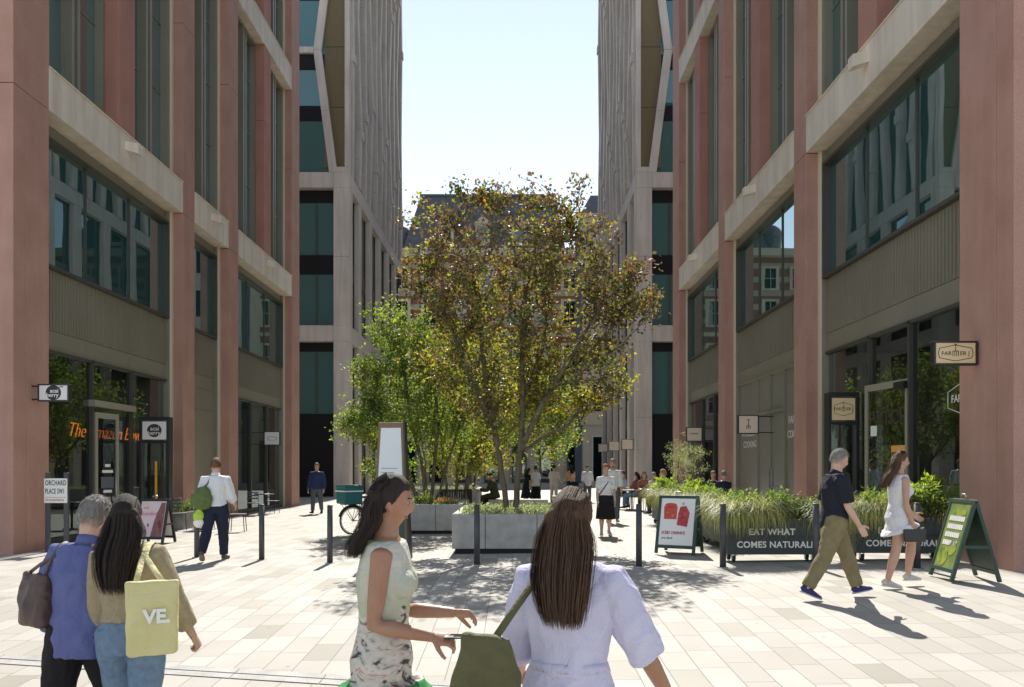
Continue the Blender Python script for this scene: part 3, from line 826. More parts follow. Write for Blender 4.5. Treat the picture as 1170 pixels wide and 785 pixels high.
def red_building(sx, a, piers, mids, bays, zo, label):
    g = gz(sx*a)
    root = empty('red_building', (sx*a, piers[0][0], g), 0, label, 'building', 'red precast buildings flanking the passage')
    class B(MB):
        def q(s, u0, u1, w0, w1, z0, z1, mi=0): s.box(sx*(a+w0), sx*(a+w1), u0, u1, z0, z1, mi)
    SH, JT, SP, GL, BB, BT, U2, T2, U3, T3 = [z + zo for z in (4.25, 4.69, 6.05, 8.93, 9.25, 10.15, 18.45, 19.4, 27.6, 28.5)]
    end = piers[-1][1]
    for k, (u0, u1) in enumerate(piers):
        corner = k in (0, len(piers)-1)
        dp = 1.25 if corner else .62
        b = B(); zs = [g-.02, BB, (BB+U2)/2 + 1.1, U2, U3, T3]
        for z0, z1 in zip(zs, zs[1:]):
            us = [u0, u0 + .42, u1] if corner and k == 0 else [u0, u1]
            for x0, x1 in zip(us, us[1:]):
                zz1 = z1 - .012
                if k == len(piers)-1 and z1 == U2: zz1 = z1
                b.q(x0 + (.005 if x0 != u0 else 0), x1 - (.005 if x1 != u1 else 0), 0, dp, z0, zz1)
        p = wb(b, 'pier', M['red'], root, .012)
        c = B(); c.q(u0+.02, u1-.02, .015, dp-.02, g, T3-.02); wb(c, 'core', M['joint'], p)
    for u0, u1 in mids:
        for z0, z1 in ((BT+.035, U2), (T2+.035, U3)):
            b = B(); zm = (z0+z1)/2 + 1.1
            b.q(u0, u1, .02, .6, z0, zm-.006); b.q(u0, u1, .02, .6, zm+.006, z1); p = wb(b, 'pier', M['red2'], root, .012)
            c = B(); c.q(u0+.02, u1-.02, .035, .58, z0, z1); wb(c, 'core', M['joint'], p)
    gaps = [(piers[i][1], piers[i+1][0]) for i in range(len(piers)-1)]
    for i, (u0, u1) in enumerate(gaps):
        for (z0, z1) in ((BB, BT), (U2, T2), (U3, T3)):
            x1 = u1
            b = B(); n = 1 if u1-u0 < 4 else 2
            for q in range(n):
                b.q(u0 + (u1-u0)*q/n + (.004 if q else .002), u0 + (u1-u0)*(q+1)/n - .004, 0, .62, z0, z1)
            bm = wb(b, 'beam', M['stone'], root, .012)
            f = B(); f.q(u0+.003, u1-.003, -.025, .62, z1+.002, z1+.03); wb(f, 'flashing', M['lining'], bm)
        # wedge shaped spotlight on the lowest beam
        um = (u0+u1)/2; zc = (BB+BT)/2 + .08; b = B()
        b.hexa([(sx*(a-w), um+v, z) for w, v, z in ((.0,-.12,zc-.05),(.34,-.12,zc-.16),(.34,.12,zc-.16),(.0,.12,zc-.05))][::(1 if sx<0 else -1)],
               [(sx*(a-w), um+v, z) for w, v, z in ((.0,-.12,zc+.17),(.34,-.12,zc+.10),(.34,.12,zc+.10),(.0,.12,zc+.17))][::(1 if sx<0 else -1)])
        wb(b, 'spotlight', M['stone'], root)
    # openings
    def frame_window(u0, u1, z0, z1, mull, trans, w=.56, fr=.07, depth=.16, name='window', pane=M['glass'], mw=.05, fin=0):
        b = B(); w0, w1 = w-depth, w+.03
        b.q(u0, u0+fr, w0, w1, z0, z1); b.q(u1-fr, u1, w0, w1, z0, z1)
        b.q(u0+fr, u1-fr, w0, w1, z1-fr, z1); b.q(u0+fr, u1-fr, w0, w1, z0, z0+fr)
        for m in mull: b.q(m-mw/2, m+mw/2, (w0-fin) if fin else w-.03, w1, z0+fr, z1-fr)
        for t in trans: b.q(u0+fr, u1-fr, w-.02, w1, t-.02, t+.02)
        o = wb(b, name, M['olivedk'] if name == 'window' and not fin else M['olive'], root)
        ed = [u0+fr*.5] + sorted(mull) + [u1-fr*.5]; g_ = B()
        for e0, e1 in zip(ed, ed[1:]):
            t = .0; g_.q(e0+.001, e1-.001, w, w+.015, z0+fr*.5, z1-fr*.5)
        wb(g_, 'pane', pane, o)
        return o
    for i, (u0, u1) in enumerate(gaps):
        # jamb linings and metal returns, both sides of the bay, full height of each tier
        for z0, z1 in ((g, BB), (BT+.03, U2), (T2+.03, U3)):
            for s, e in ((u0, 1), (u1, -1)):
                b = B(); c = B()
                x = sorted((s, s + e*.10)); b.q(x[0], x[1], .30, .36, z0, z1 - .003)
                y = sorted((s, s + e*.16)); c.q(y[0], y[1], .362, .62, z0, z1 - .003)
                j = wb(c, 'jamb', M['olive'], root); wb(b, 'lining', M['lining'], j)
        v0, v1 = u0+.163, u1-.163
        wide = u1-u0 > 4
        # soffit strip and head frame
        b = B(); b.q(v0, v1, .46, .62, GL, BB-.003); wb(b, 'head_frame', M['olive'], root)
        third = [v0 + (v1-v0)*k/3 for k in (1,2)] if wide else []
        frame_window(v0, v1, SP, GL-.002, third, [], w=.50, pane=M['glass'])
        # ribbed spandrel
        b = B(); ed = [v0] + third + [v1]
        for e0, e1 in zip(ed, ed[1:]):
            b.q(e0+.004, e1-.004, .47, .60, JT+.006, SP-.003); b.q(e0+.004, e1-.004, .47, .60, SH, JT-.006)
            n = int((e1-e0)/.115)
            for k in range(n):
                uu = e0 + (k+.5)*(e1-e0)/n; b.q(uu-.016, uu+.016, .452, .469, JT+.03, SP-.03)
        wb(b, 'spandrel_panel', M['olive'], root)
        # upper windows between the piers
        inner = [m for m in mids if u0 < m[0] < u1]
        ops = [u0] + [q for m in inner for q in m] + [u1]
        for (z0, z1) in ((BT+.033, U2-.003), (T2+.033, U3-.003)):
            for o0, o1 in zip(ops[::2], ops[1::2]):
                e0 = o0 + (.163 if o0 in (u0,) else .004); e1 = o1 - (.163 if o1 in (u1,) else .004)
                k = (e0+e1)/2
                zz = [z0 + (z1-z0)*t for t in (.30, .55, .80)]
                frame_window(e0, e1, z0, z1, [k-.12, k+.12], zz, w=.56, fr=.12, depth=.2, mw=.11, fin=.06, name='window', pane=M['glass'])
        kind = bays[i]
        if kind == 'solid':
            b = B(); z = [g+.0, 3.55+zo, SH-.006]
            for z0, z1 in zip(z, z[1:]): b.q(v0, v1, .46, .6, z0+.004, z1-.004)
            wb(b, 'metal_panel', M['olive'], root)
        elif kind == 'vinyl':
            ed = [v0, v0+1.75, v0+3.0, v0+4.25, v1]
            b = B(); 
            for e in ed[1:-1]: b.q(e-.03, e+.03, .40, .6, g, SH-.004)
            b.q(v0, v1, .40, .6, SH-.09, SH-.004); b.q(ed[1]+.03, ed[3]-.03, .40, .6, 3.0+zo, 3.1+zo)
            o = wb(b, 'shopfront', M['olive'], root)
            c = B()
            for e0, e1 in zip(ed, ed[1:]):
                if e0 in (ed[1], ed[2]): c.q(e0+.031, e1-.031, .47, .5, 3.1+zo, SH-.09)
                else: c.q(e0+.031, e1-.031, .47, .5, g+.03, SH-.09)
            wb(c, 'pane', M['vinyl'], o)
            for e0, e1 in ((ed[1], ed[2]), (ed[2], ed[3])):
                c = B(); c.q(e0+.034, e1-.034, .45, .5, g+.03, 2.99+zo); d = wb(c, 'door', M['vinyl'], root, .006)
                h = B(); um = e1-.12 if e0 == ed[1] else e0+.12; h.q(um-.015, um+.015, .40, .43, 1.0, 1.6); h.q(um-.01, um+.01, .43, .45, 1.02, 1.05); h.q(um-.01, um+.01, .43, .45, 1.55, 1.58); wb(h, 'handle', M['steel'], d)
            shop_w = v0, v1
        else:
            ed = kind
            b = B(); 
            for e in ed[1:-1]: b.q(e-.035, e+.035, .42, .6, g, SH-.004)
            b.q(v0, v1, .42, .6, SH-.07, SH-.004); b.q(v0, v1, .40, .62, g, g+.14)
            o = wb(b, 'shopfront', M['olivedk'], root)
            c = B()
            for e0, e1 in zip(ed, ed[1:]): c.q(e0+.036, e1-.036, .50, .512, g+.14, SH-.07)
            wb(c, 'pane', M['shop'], o)
        # interior behind the shop glass
        b = B(); 
        b.q(u0, u1, .63, 5.2, g+.005, g+.02); b.q(u0, u1, 5.2, 5.35, g, SH); b.q(u0-.3, u0, .64, 5.3, g, SH); b.q(u1, u1+.3, .64, 5.3, g, SH)
        b.q(u0+1.0, u1-.8, 3.0, 3.7, g, g+1.1)
        wb(b, 'shop_interior', M['interior'], root)
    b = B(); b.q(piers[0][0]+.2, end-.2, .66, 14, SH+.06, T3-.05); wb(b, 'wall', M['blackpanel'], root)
    # near and far end walls
    b = B(); b.q(piers[0][0]+.06, piers[0][0]+.3, 1.26, 14, g, T3-.02); b.q(end-.3, end-.06, 1.26, 14, g, T3-.02); wb(b, 'end_wall', M['red'], root)
    b = B(); b.q(piers[0][0]+.1, end-.1, .3, 14, T3, T3+.25); wb(b, 'roof', M['olivedk'], root)
    return root

LP = [(15.6,16.8),(23.6,24.45),(27.38,28.3),(35.1,36.35)]
RP = [(11.52,12.93),(19.74,20.6),(27.37,28.22),(34.97,36.36)]
LA, RA = 9.93, 7.3
leftb = red_building(-1, LA, LP, [(19.8,20.65),(31.3,32.15)], [[16.963,19.35,21.35,23.437],'solid',[28.463,31.0,33.0,34.937]], 0, 'red precast building with pale beams, on the left behind the street name sign')
rightb = red_building(1, RA, RP, [(15.95,16.8),(23.6,24.4),(31.2,32.0)], [[13.093,15.45,17.2,19.577],'vinyl',[28.383,30.6,32.6,34.807]], .25, 'red precast building with pale beams, on the right behind the hanging cream signs and planters')

# ------------------------------------------------------------------ grey towers
def tower(sx, a, d0, d1, label):
    g = gz(sx*a); root = empty('stone_tower', (sx*a, d0, g), 0, label, 'tower', 'grey stone towers beyond the red buildings')
    class B(MB):
        def q(s, u0, u1, w0, w1, z0, z1, mi=0): s.box(sx*(a+w0), sx*(a+w1), u0, u1, z0, z1, mi)
    W = 14; TOP = 56.0
    # bands
    for z0, z1 in ((9.24,10.2),(18.5,19.42)):
        b = B(); n = 6
        for k in range(n): b.q(d0 + .9 + (d1-d0-.9)*k/n + .006, d0 + .9 + (d1-d0-.9)*(k+1)/n - .006, 0, .9, z0, z1)
        b.q(d0, d0+.888, 0, .97, z0, z1)
        for w0, w1 in ((.982,3.8),(3.81,7.0),(7.01,W)): b.q(d0, d0+.9, w0, w1, z0, z1)
        wb(b, 'stone_band', M['tower'], root, .01)
    zones = ((g-.02, 9.235), (10.205, 18.495))
    us = [d0 + 2.9 + 3.75*k for k in range(5)]
    for z0, z1 in zones:
        b = B(); b.q(d0+.005, d0+.9, .003, .97, z0, (z0+z1)/2-.006); b.q(d0+.005, d0+.9, .003, .97, (z0+z1)/2+.006, z1); wb(b, 'pier', M['tower'], root, .01)
        for u in us:
            b = B(); b.q(u, u+.95, .02, .7, z0, z1); wb(b, 'pier', M['tower'], root, .01)
        for w in (4.6, 8.2, 11.8):
            b = B(); b.q(d0+.02, d0+.7, w, w+.97, z0, z1); wb(b, 'pier', M['tower'], root, .01)
        # street glazing
        e = [d0+.9] + [q for u in us for q in (u, u+.95)] + [d1]
        for k in range(0, len(e)-1, 2):
            if e[k+1]-e[k] < .4: continue
            b = B(); b.q(e[k], e[k]+.07, .30, .5, z0, z1); b.q(e[k+1]-.07, e[k+1], .30, .5, z0, z1)
            zz = (4.1, 4.9) if z0 < 1 else (13.4, 14.5)
            b.q(e[k]+.07, e[k+1]-.07, .32, .5, zz[0], zz[1]); o = wb(b, 'window', M['olivedk'], root)
            c = B(); c.q(e[k]+.07, e[k+1]-.07, .36, .37, z0, zz[0]); c.q(e[k]+.07, e[k+1]-.07, .36, .37, zz[1], z1); wb(c, 'pane', M['glassdk'], o)
        ws = [.97, 4.6, 5.57, 8.2, 9.17, 11.8, 12.77, W]
        for k in range(0, 8, 2):
            w0, w1 = ws[k], ws[k+1]
            b = B()
            if z0 < 1:
                b.q(d0+.45, d0+.6, w0, w1, z0, 4.9); gl = [(4.9, 8.7)]; h_ = B(); h_.q(d0+.5, d0+.6, w0, w1, 8.7, z1)
            else:
                b.q(d0+.5, d0+.6, w0, w1, 13.4, 14.56); h_ = B(); h_.q(d0+.5, d0+.6, w0, w1, 17.75, z1); gl = [(z0, 13.4), (14.56, 17.75)]
            wb(h_, 'head_panel', M['blackpanel'], root); o = wb(b, 'window', M['blackpanel'], root)
            c = B()
            for q0, q1 in gl: c.q(d0+.56, d0+.57, w0+.002, w1-.002, q0+.002, q1-.002)
            wb(c, 'pane', M['curtain'], o)
            if z0 > 1 or 1:
                f = B(); wm = w0 + (w1-w0)*.32 if k == 0 else (w0+w1)/2
                for q0, q1 in gl: f.q(d0+.50, d0+.555, wm-.04, wm+.04, q0+.003, q1-.003)
                wb(f, 'mullion', M['olivedk'], o)
    # upper part: folded stone fins, street side
    node = 7.3; z0 = 19.43
    b = B(); b.q(d0+.3, d1, .42, W, z0, TOP); b.q(d0+1.0, d1-.05, .9, W, g, z0); wb(b, 'wall', M['blackpanel'], root)
    NF = 11
    for k in range(NF):
        u = d0 + .9 + (d1-d0-1.3)*k/(NF-1); b = B(); ph = k % 2
        zs = [z0 + (3.65 if ph else 0)*0 + node*q/2 for q in range(12)]
        def off(z):
            t = ((z - z0)/node + (.5 if k % 3 == 1 else 0) + (.25 if k % 3 == 2 else 0)) % 2
            tri = t if t < 1 else 2 - t
            return (tri - .5)*.44*(1 if ph else -1), .14*tri
        # vertices of the zigzag: half storeys
        zl = []; z = z0
        while z < TOP - .1: zl.append(z); z += node/4
        zl.append(TOP)
        brk = [z for z in zl]
        for s0, s1 in zip(brk, brk[1:]):
            o0, p0 = off(s0 + 1e-4); o1, p1 = off(s1 - 1e-4); hw = .27
            sA, sB = s0 + .008, s1 - .008
            bt = [(sx*(a-p0), u+o0-hw, sA), (sx*(a+.37), u+o0-hw, sA), (sx*(a+.37), u+o0+hw, sA), (sx*(a-p0), u+o0+hw, sA)]
            tp = [(sx*(a-p1), u+o1-hw, sB), (sx*(a+.37), u+o1-hw, sB), (sx*(a+.37), u+o1+hw, sB), (sx*(a-p1), u+o1+hw, sB)]
            if sx > 0: b.hexa(bt, tp)
            else: b.hexa(bt[::-1], tp[::-1])
        # raised stone shoulders at the elbows
        t = 0
        for z in zl[1:-1]:
            o0, p0 = off(z)
            if abs(abs(o0) - .22) < .02 and p0 > .1: b.q(u+o0-.30, u+o0+.30, -p0-.08, .3, z-.45, z+.10)
        wb(b, 'stone_fin', M['tower'], root)
    b = B(); b.q(d0+.6, d1, .38, .40, z0, TOP); wb(b, 'pane', M['glassdk'], root)
    # upper part, face towards the square: diamond frame, windows, brown reveal
    fr = B()
    mem = [(z0, 1.0), (26.8, 1.95), (34.1, 1.0), (41.4, 1.95), (48.7, 1.0), (TOP, 1.95)]
    for (za, wa), (zb, wb_) in zip(mem, mem[1:]):
        n = 2
        for q in range(n):
            f0, f1 = q/n, (q+1)/n; A0, A1 = za+(zb-za)*f0 + .008, za+(zb-za)*f1 - .008; W0, W1 = wa+(wb_-wa)*f0, wa+(wb_-wa)*f1
            bt = [(sx*(a+W0-.24), d0, A0), (sx*(a+W0+.24), d0, A0), (sx*(a+W0+.24), d0+.5, A0), (sx*(a+W0-.24), d0+.5, A0)]
            tp = [(sx*(a+W1-.24), d0, A1), (sx*(a+W1+.24), d0, A1), (sx*(a+W1+.24), d0+.5, A1), (sx*(a+W1-.24), d0+.5, A1)]
            if sx > 0: fr.hexa(bt, tp)
            else: fr.hexa(bt[::-1], tp[::-1])
    fr.q(d0+.004, d0+.5, 0, .30, z0+.32, TOP)                # corner post
    fr.q(d0+.002, d0+.5, 0, 1.2, z0, z0+.31)
    for z in (26.8, 41.4): fr.q(d0+.01, d0+.5, 2.2, W, z-.18, z+.18)
    for z in (34.1, 48.7): fr.q(d0+.01, d0+.5, 1.25, W, z-.18, z+.18)
    for w in (5.2, 8.8, 12.4): fr.q(d0+.015, d0+.5, w, w+.5, z0, TOP)
    o = wb(fr, 'diamond_frame', M['tower'], root)
    c = B(); c.q(d0+.25, d0+.27, .9, W-.01, z0, TOP); wb(c, 'pane', M['curtain'], o)
    c = B()
    for z in (22.6, 29.9, 37.2, 44.5, 25.7, 33.0): c.q(d0+.20, d0+.245, 1.0, W-.01, z, z+.9)
    wb(c, 'spandrel_panel', M['blackpanel'], root)
    c = B(); 
    for z in range(5):
        q0 = z0 + .33 + z*3.65*2; 
        c.q(d0+.17, d0+.199, .30, 1.55, q0, min(q0+3.62, TOP)); c.q(d0+.17, d0+.199, .30, 1.55, q0+3.65, min(q0+7.27, TOP))
    wb(c, 'brown_panel', M['bamboo'], root)
    return root
tower(-1, LA, 47.4, 69.2, 'grey stone tower with folded fins, behind the far end of the left red building')
tower(1, RA, 47.4, 68.3, 'grey stone tower with folded fins, behind the far end of the right red building')

# ------------------------------------------------------------------ buildings closing the street
def far_building():
    D = 86; x0, x1 = -20, 7.6; top = 30.0
    root = empty('brick_mansion_block', (-4, D, 0), 0, 'banded brick and stone mansion block with slate mansard roof, behind the trees', 'building')
    b = MB(); b.box(x0, x1, D, D+12, 6.5, 25.2); wb(b, 'wall', M['brick'], root)
    b = MB(); b.box(x0, x1, D-.25, D+12, -.3, 6.2)
    for x in range(int(x0)+1, 8, 3): b.box(x-.35, x+.35, D-.5, D-.25, -.3, 5.9)
    wb(b, 'ground_storey', M['limestone'], root)
    b = MB()
    b.box(x0-.2, x1+.2, D-.7, D+.2, 6.2, 6.75); b.box(x0-.2, x1+.2, D-.45, D, 11.2, 11.5); b.box(x0-.2, x1+.2, D-.45, D, 16.0, 16.3); b.box(x0-.3, x1+.3, D-.9, D, 24.6, 25.4)
    wb(b, 'cornice', M['limestone'], root)
    for zi, z in enumerate((7.6, 12.4, 17.2, 21.2)):
        h = 2.6 if zi < 3 else 2.2
        for k in range(9):
            x = x0 + 1.6 + k*3.05
            f = MB(); f.box(x-.95, x-.62, D-.14, D+.05, z-.2, z+h+.25); f.box(x+.62, x+.95, D-.14, D+.05, z-.2, z+h+.25)
            f.box(x-.62, x+.62, D-.14, D+.05, z+h, z+h+.25); f.box(x-.62, x+.62, D-.18, D+.05, z-.2, z)
            f.box(x-.03, x+.03, D-.09, D-.04, z, z+h); f.box(x-.62, x-.03, D-.09, D-.04, z+h*.5-.03, z+h*.5+.03); f.box(x+.03, x+.62, D-.09, D-.04, z+h*.5-.03, z+h*.5+.03)
            o = wb(f, 'window', M['limestone'], root)
            g_ = MB(); g_.box(x-.62, x+.62, D-.035, D-.02, z, z+h); wb(g_, 'pane', M['glassdk'], o)
    for k in range(9):
        x = x0 + 2.5 + k*3.0
        f = MB(); f.box(x-.8, x-.66, D-.40, D-.26, 0, 4.6); f.box(x+.66, x+.8, D-.40, D-.26, 0, 4.6); f.box(x-.66, x+.66, D-.40, D-.26, 4.45, 4.6)
        o = wb(f, 'shop_window', M['bluegrey'], root)
        g_ = MB(); g_.box(x-.66, x+.66, D-.33, D-.31, 0, 4.45); wb(g_, 'pane', M['glassdk'], o)
    # mansard: steep slate slope with hipped left end
    b = MB(); L, R = -10.6, 4.6
    b.hexa([(L-1.7, D+.2, 25.4), (R+1.0, D+.2, 25.4), (R+1.0, D+11, 25.4), (L-1.7, D+11, 25.4)], [(L, D+3.0, 32.3), (R, D+3.0, 32.3), (R, D+9, 32.3), (L, D+9, 32.3)])
    r = wb(b, 'roof', M['slate'], root)
    c = MB(); c.box(L-.1, R+.1, D+2.9, D+3.2, 32.3, 32.55); wb(c, 'ridge', M['bluegrey'], r)
    c = MB(); c.cyl((-12.9, D+2.2), 1.3, 25.4, 27.6, 20); c.ell((-12.9, D+2.2, 27.6), (1.35,1.35,1.25), 20, 12); wb(c, 'turret', M['slate'], root)
    for x in (-7.5, -3.5, .5):
        c = MB(); c.box(x-.8, x+.8, D+.35, D+2.2, 26.0, 28.4); c.extr([(x-1.0, 28.4), (x+1.0, 28.4), (x, 29.3)], D+.25, D+2.4); d = wb(c, 'dormer', M['limestone'], root)
        g_ = MB(); g_.box(x-.5, x+.5, D+.32, D+.345, 26.4, 28.1); wb(g_, 'pane', M['glassdk'], d)
far_building()
def stone_house():
    D = 80; x0, x1 = 6.9, 24
    root = empty('limestone_house', (x0, D, 0), 0, 'yellow limestone corner house with narrow dark windows, beside the right tower', 'building')
    b = MB(); b.box(x0, x1, D, D+10, -.3, 27.5); b.box(x0-.2, x1, D-.3, D, 6.0, 6.5); b.box(x0-.3, x1, D-.5, D, 25.6, 26.4); wb(b, 'wall', M['limestone'], root)
    b = MB(); b.box(x0-.72, x0-.08, D-.1, D+.5, -.3, 25); wb(b, 'corner_post', M['bluegrey'], root)
    for z in (.3, 7.4, 12.2, 17.0, 21.4):
        for k in range(5):
            x = x0 + 1.55 + k*2.6; h = 4.6 if z < 1 else 2.8
            f = MB(); f.box(x-.6, x-.48, D-.08, D+.05, z, z+h); f.box(x+.48, x+.6, D-.08, D+.05, z, z+h); f.box(x-.48, x+.48, D-.08, D+.05, z+h-.12, z+h)
            o = wb(f, 'window', M['white'], root)
            g_ = MB(); g_.box(x-.48, x+.48, D-.04, D-.02, z, z+h-.12); wb(g_, 'pane', M['glassdk'], o)
    b = MB(); b.hexa([(x0-.2, D, 27.5), (x1, D, 27.5), (x1, D+10, 27.5), (x0-.2, D+10, 27.5)], [(x0+1, D+2, 30), (x1, D+2, 30), (x1, D+8, 30), (x0+1, D+8, 30)]); wb(b, 'roof', M['slate'], root)
stone_house()
# ------------------------------------------------------------------ trees
def C(x, y, rx, ry, d, ddy=0, dr=None, w=None):
    s = d/900; p = px(x, y, d); p.y += ddy
    return (p, (rx*s, dr if dr else rx*s*.9, ry*s), w if w else (rx*ry)**.75)
PURP = (.115,.068,.062); DKG = (.06,.08,.025); YG = (.26,.25,.035); OLV = (.14,.14,.035); ORG = (.30,.13,.025); BRZ = (.18,.12,.06)
G1 = (.09,.145,.03); G2 = (.155,.22,.045); G3 = (.23,.28,.055); YEL = (.27,.23,.03)
DA = 16.4
bA = V3((0, DA, gz(0) + .62))
stA = [[(0,DA,bA.z),(.06,DA,1.3),(.13,DA+.05,2.3),(.16,DA+.1,3.3),(.14,DA+.1,4.5),(.3,DA,5.8)],
       [(.13,DA+.05,2.0),(.55,DA-.2,2.9),(1.15,DA-.3,3.9),(1.8,DA-.3,5.0)],
       [(-.17,DA+.1,bA.z),(-.22,DA+.15,1.2),(-.45,DA+.2,2.5),(-.68,DA+.2,3.8),(-.72,DA+.3,5.0),(-.95,DA+.2,6.2)],
       [(.15,DA+.1,3.0),(.6,DA+.6,4.2),(.75,DA+.9,5.4)],
       [(-.45,DA+.2,2.5),(-1.0,DA-.3,3.7),(-1.4,DA-.5,4.7)],
       [(.1,DA+.05,1.9),(.6,DA+.1,2.25),(1.1,DA+.1,2.5),(1.4,DA,2.9)]]
clA = [C(550,235,50,34,DA,.2,1.1),C(497,262,40,36,DA,0,.9),C(615,240,60,36,DA,-.2,1.1),C(662,262,42,40,DA,.2,.9),C(600,305,105,55,DA,-.9,.8),C(600,310,105,55,DA,.9,.9),
       C(503,325,48,45,DA,0,.9),C(700,325,55,42,DA,.1,.9),C(742,352,22,16,DA,-.3,.5),C(470,300,26,28,DA,.2,.6),C(735,300,20,20,DA,.4,.5),C(560,375,85,55,DA,-.7,.8),C(650,385,75,50,DA,.4,1.0),C(722,348,30,24,DA,0,.6),C(690,405,45,32,DA,0,.8),
       C(505,400,45,40,DA,.6,.8),C(615,440,75,32,DA,.1,1.0),C(700,440,28,22,DA,-.2,.5),C(540,445,50,35,DA,.3,.8),C(523,208,6,16,DA,0,.1),C(664,205,6,17,DA,0,.1),C(620,482,52,24,DA,.2,.8,30),C(560,495,40,30,DA,.3,.8,28),C(655,455,40,26,DA,.5,.7),C(585,420,50,40,DA,.9,.7)]
tree(bA, stA, [(c, (r[0]*1.07, r[1], r[2]*1.03), w) for c, r, w in clA], 700, 32, .100, .062, [(PURP,3.6),(BRZ,2.4),(DKG,1.4),(OLV,2.2),(YG,1.8),(ORG,.22)], 'tall multi-stemmed tree with purple, bronze and yellow-green leaves, in the front granite planter', M['bark'], 11, 'trees in the granite planters', spread=.19, low=([(DKG,1.6),(OLV,3.4),(YG,3.2),(BRZ,1.6),(PURP,1),(YEL,.8)], 3.2, 5.6))
DB = 20.6
bB = V3((-2.25, DB, gz(-2) + .55))
stB = [[(-2.3,DB,bB.z),(-2.4,DB,1.6),(-2.7,DB,2.8),(-2.9,DB,4.2)],[(-2.2,DB+.1,bB.z),(-2.1,DB+.1,1.7),(-2.0,DB+.1,3.0),(-2.2,DB,4.6)],[(-2.4,DB-.1,bB.z),(-2.9,DB-.2,1.8),(-3.4,DB-.2,2.8),(-3.6,DB-.2,3.6)],
       [(-2.15,DB+.2,bB.z),(-1.75,DB+.3,1.8),(-1.4,DB+.3,3.0),(-1.3,DB+.3,4.0)],[(-2.25,DB-.15,bB.z),(-2.3,DB-.4,1.8),(-2.5,DB-.6,3.2)]]
clB = [C(452,372,34,34,DB,0,1.0),C(428,425,36,34,DB,0,1.0),C(475,420,50,50,DB,.4,1.1),C(418,472,36,30,DB,0,.9),C(462,480,62,40,DB,-.3,1.2),C(400,488,20,20,DB,0,.5),C(438,525,40,22,DB,0,.8),C(495,385,36,40,DB,.4,.8),C(508,465,45,50,DB,.3,1.0)]
tree(bB, stB, clB, 420, 46, .088, .056, [(G1,3),(G2,4),(G3,2.4),(YG,.8)], 'bright green multi-stemmed tree behind the totem, in the second granite planter', M['bark'], 23, 'trees in the granite planters', spread=.19, rmin=.0045, leafm='leafgreen')
DC = 25.5
bC = V3((-1.9, DC, gz(-2) + .1))
stC = [[(-1.9,DC,bC.z),(-1.85,DC,1.6),(-1.6,DC,3.0),(-1.3,DC,4.6)],[(-1.75,DC,bC.z),(-1.4,DC+.1,1.8),(-.8,DC+.1,3.2),(-.3,DC,4.4)],[(-2.05,DC,bC.z),(-2.3,DC,1.6),(-2.4,DC,3.0),(-2.3,DC,4.2)]]
clC = [C(530,425,50,48,DC,0,1.2),C(570,470,58,42,DC,0,1.2),C(520,490,55,48,DC,.2,1.2),C(605,440,42,40,DC,.3,1.0),C(545,525,60,20,DC,0,1.2),C(560,390,45,30,DC,0,1.0)]
tree(bC, stC, clC, 420, 32, .10, .064, [(G2,2),(G3,3),(YG,3),(YEL,1.6),(OLV,1)], 'yellow-green tree in the black tree pit, between the green tree and the big purple tree', M['bark'], 37, 'trees in the granite planters', spread=.30, leafm='leafgreen')
DD = 33
bD = V3((-1.75, DD, gz(-2) + .75))
stD = [[(-1.75,DD,bD.z),(-1.6,DD,1.5),(-1.85,DD,2.1),(-1.6,DD,3.0),(-1.7,DD,4.2)],[(-1.7,DD,2.0),(-1.1,DD,2.8),(-.8,DD,3.8)],[(-1.8,DD,1.9),(-2.5,DD,2.7),(-3,DD,3.7)]]
clD = [C(545,490,50,30,DD,0,1.5),C(520,445,45,40,DD,0,1.5),C(560,430,45,40,DD,0,1.5),C(480,470,40,40,DD,.3,1.4),C(590,500,35,22,DD,0,1.0)]
tree(bD, stD, clD, 260, 30, .14, .095, [(G1,2),(DKG,2),(G2,2),(PURP,.8),(OLV,1)], 'dark-trunked tree with a twisted stem, in the rear planter behind the yellow-green tree', M['bark2'], 41, 'trees in the granite planters', spread=.4, leafm='leafgreen')
DE = 38
bE = V3((1.2, DE, gz(1)))
stE = [[(1.2,DE,bE.z),(1.25,DE,1.8),(1.1,DE,3.2),(1.2,DE,5.2)],[(1.2,DE,2.0),(1.9,DE,3.2),(2.2,DE,4.2)],[(1.2,DE,2.2),(.4,DE,3.4),(0,DE,4.4)]]
clE = [C(615,470,40,35,DE,0,1.7),C(635,500,32,28,DE,0,1.4),C(595,450,38,40,DE,0,1.6),C(640,455,26,30,DE,0,1.3)]
tree(bE, stE, clE, 200, 30, .15, .10, [(G1,2),(G2,2),(G3,1.5),(YG,1.5)], 'green tree farthest down the passage, seen behind the leaning trunk of the purple tree', M['bark2'], 53, 'trees in the granite planters', spread=.42, leafm='leafgreen')

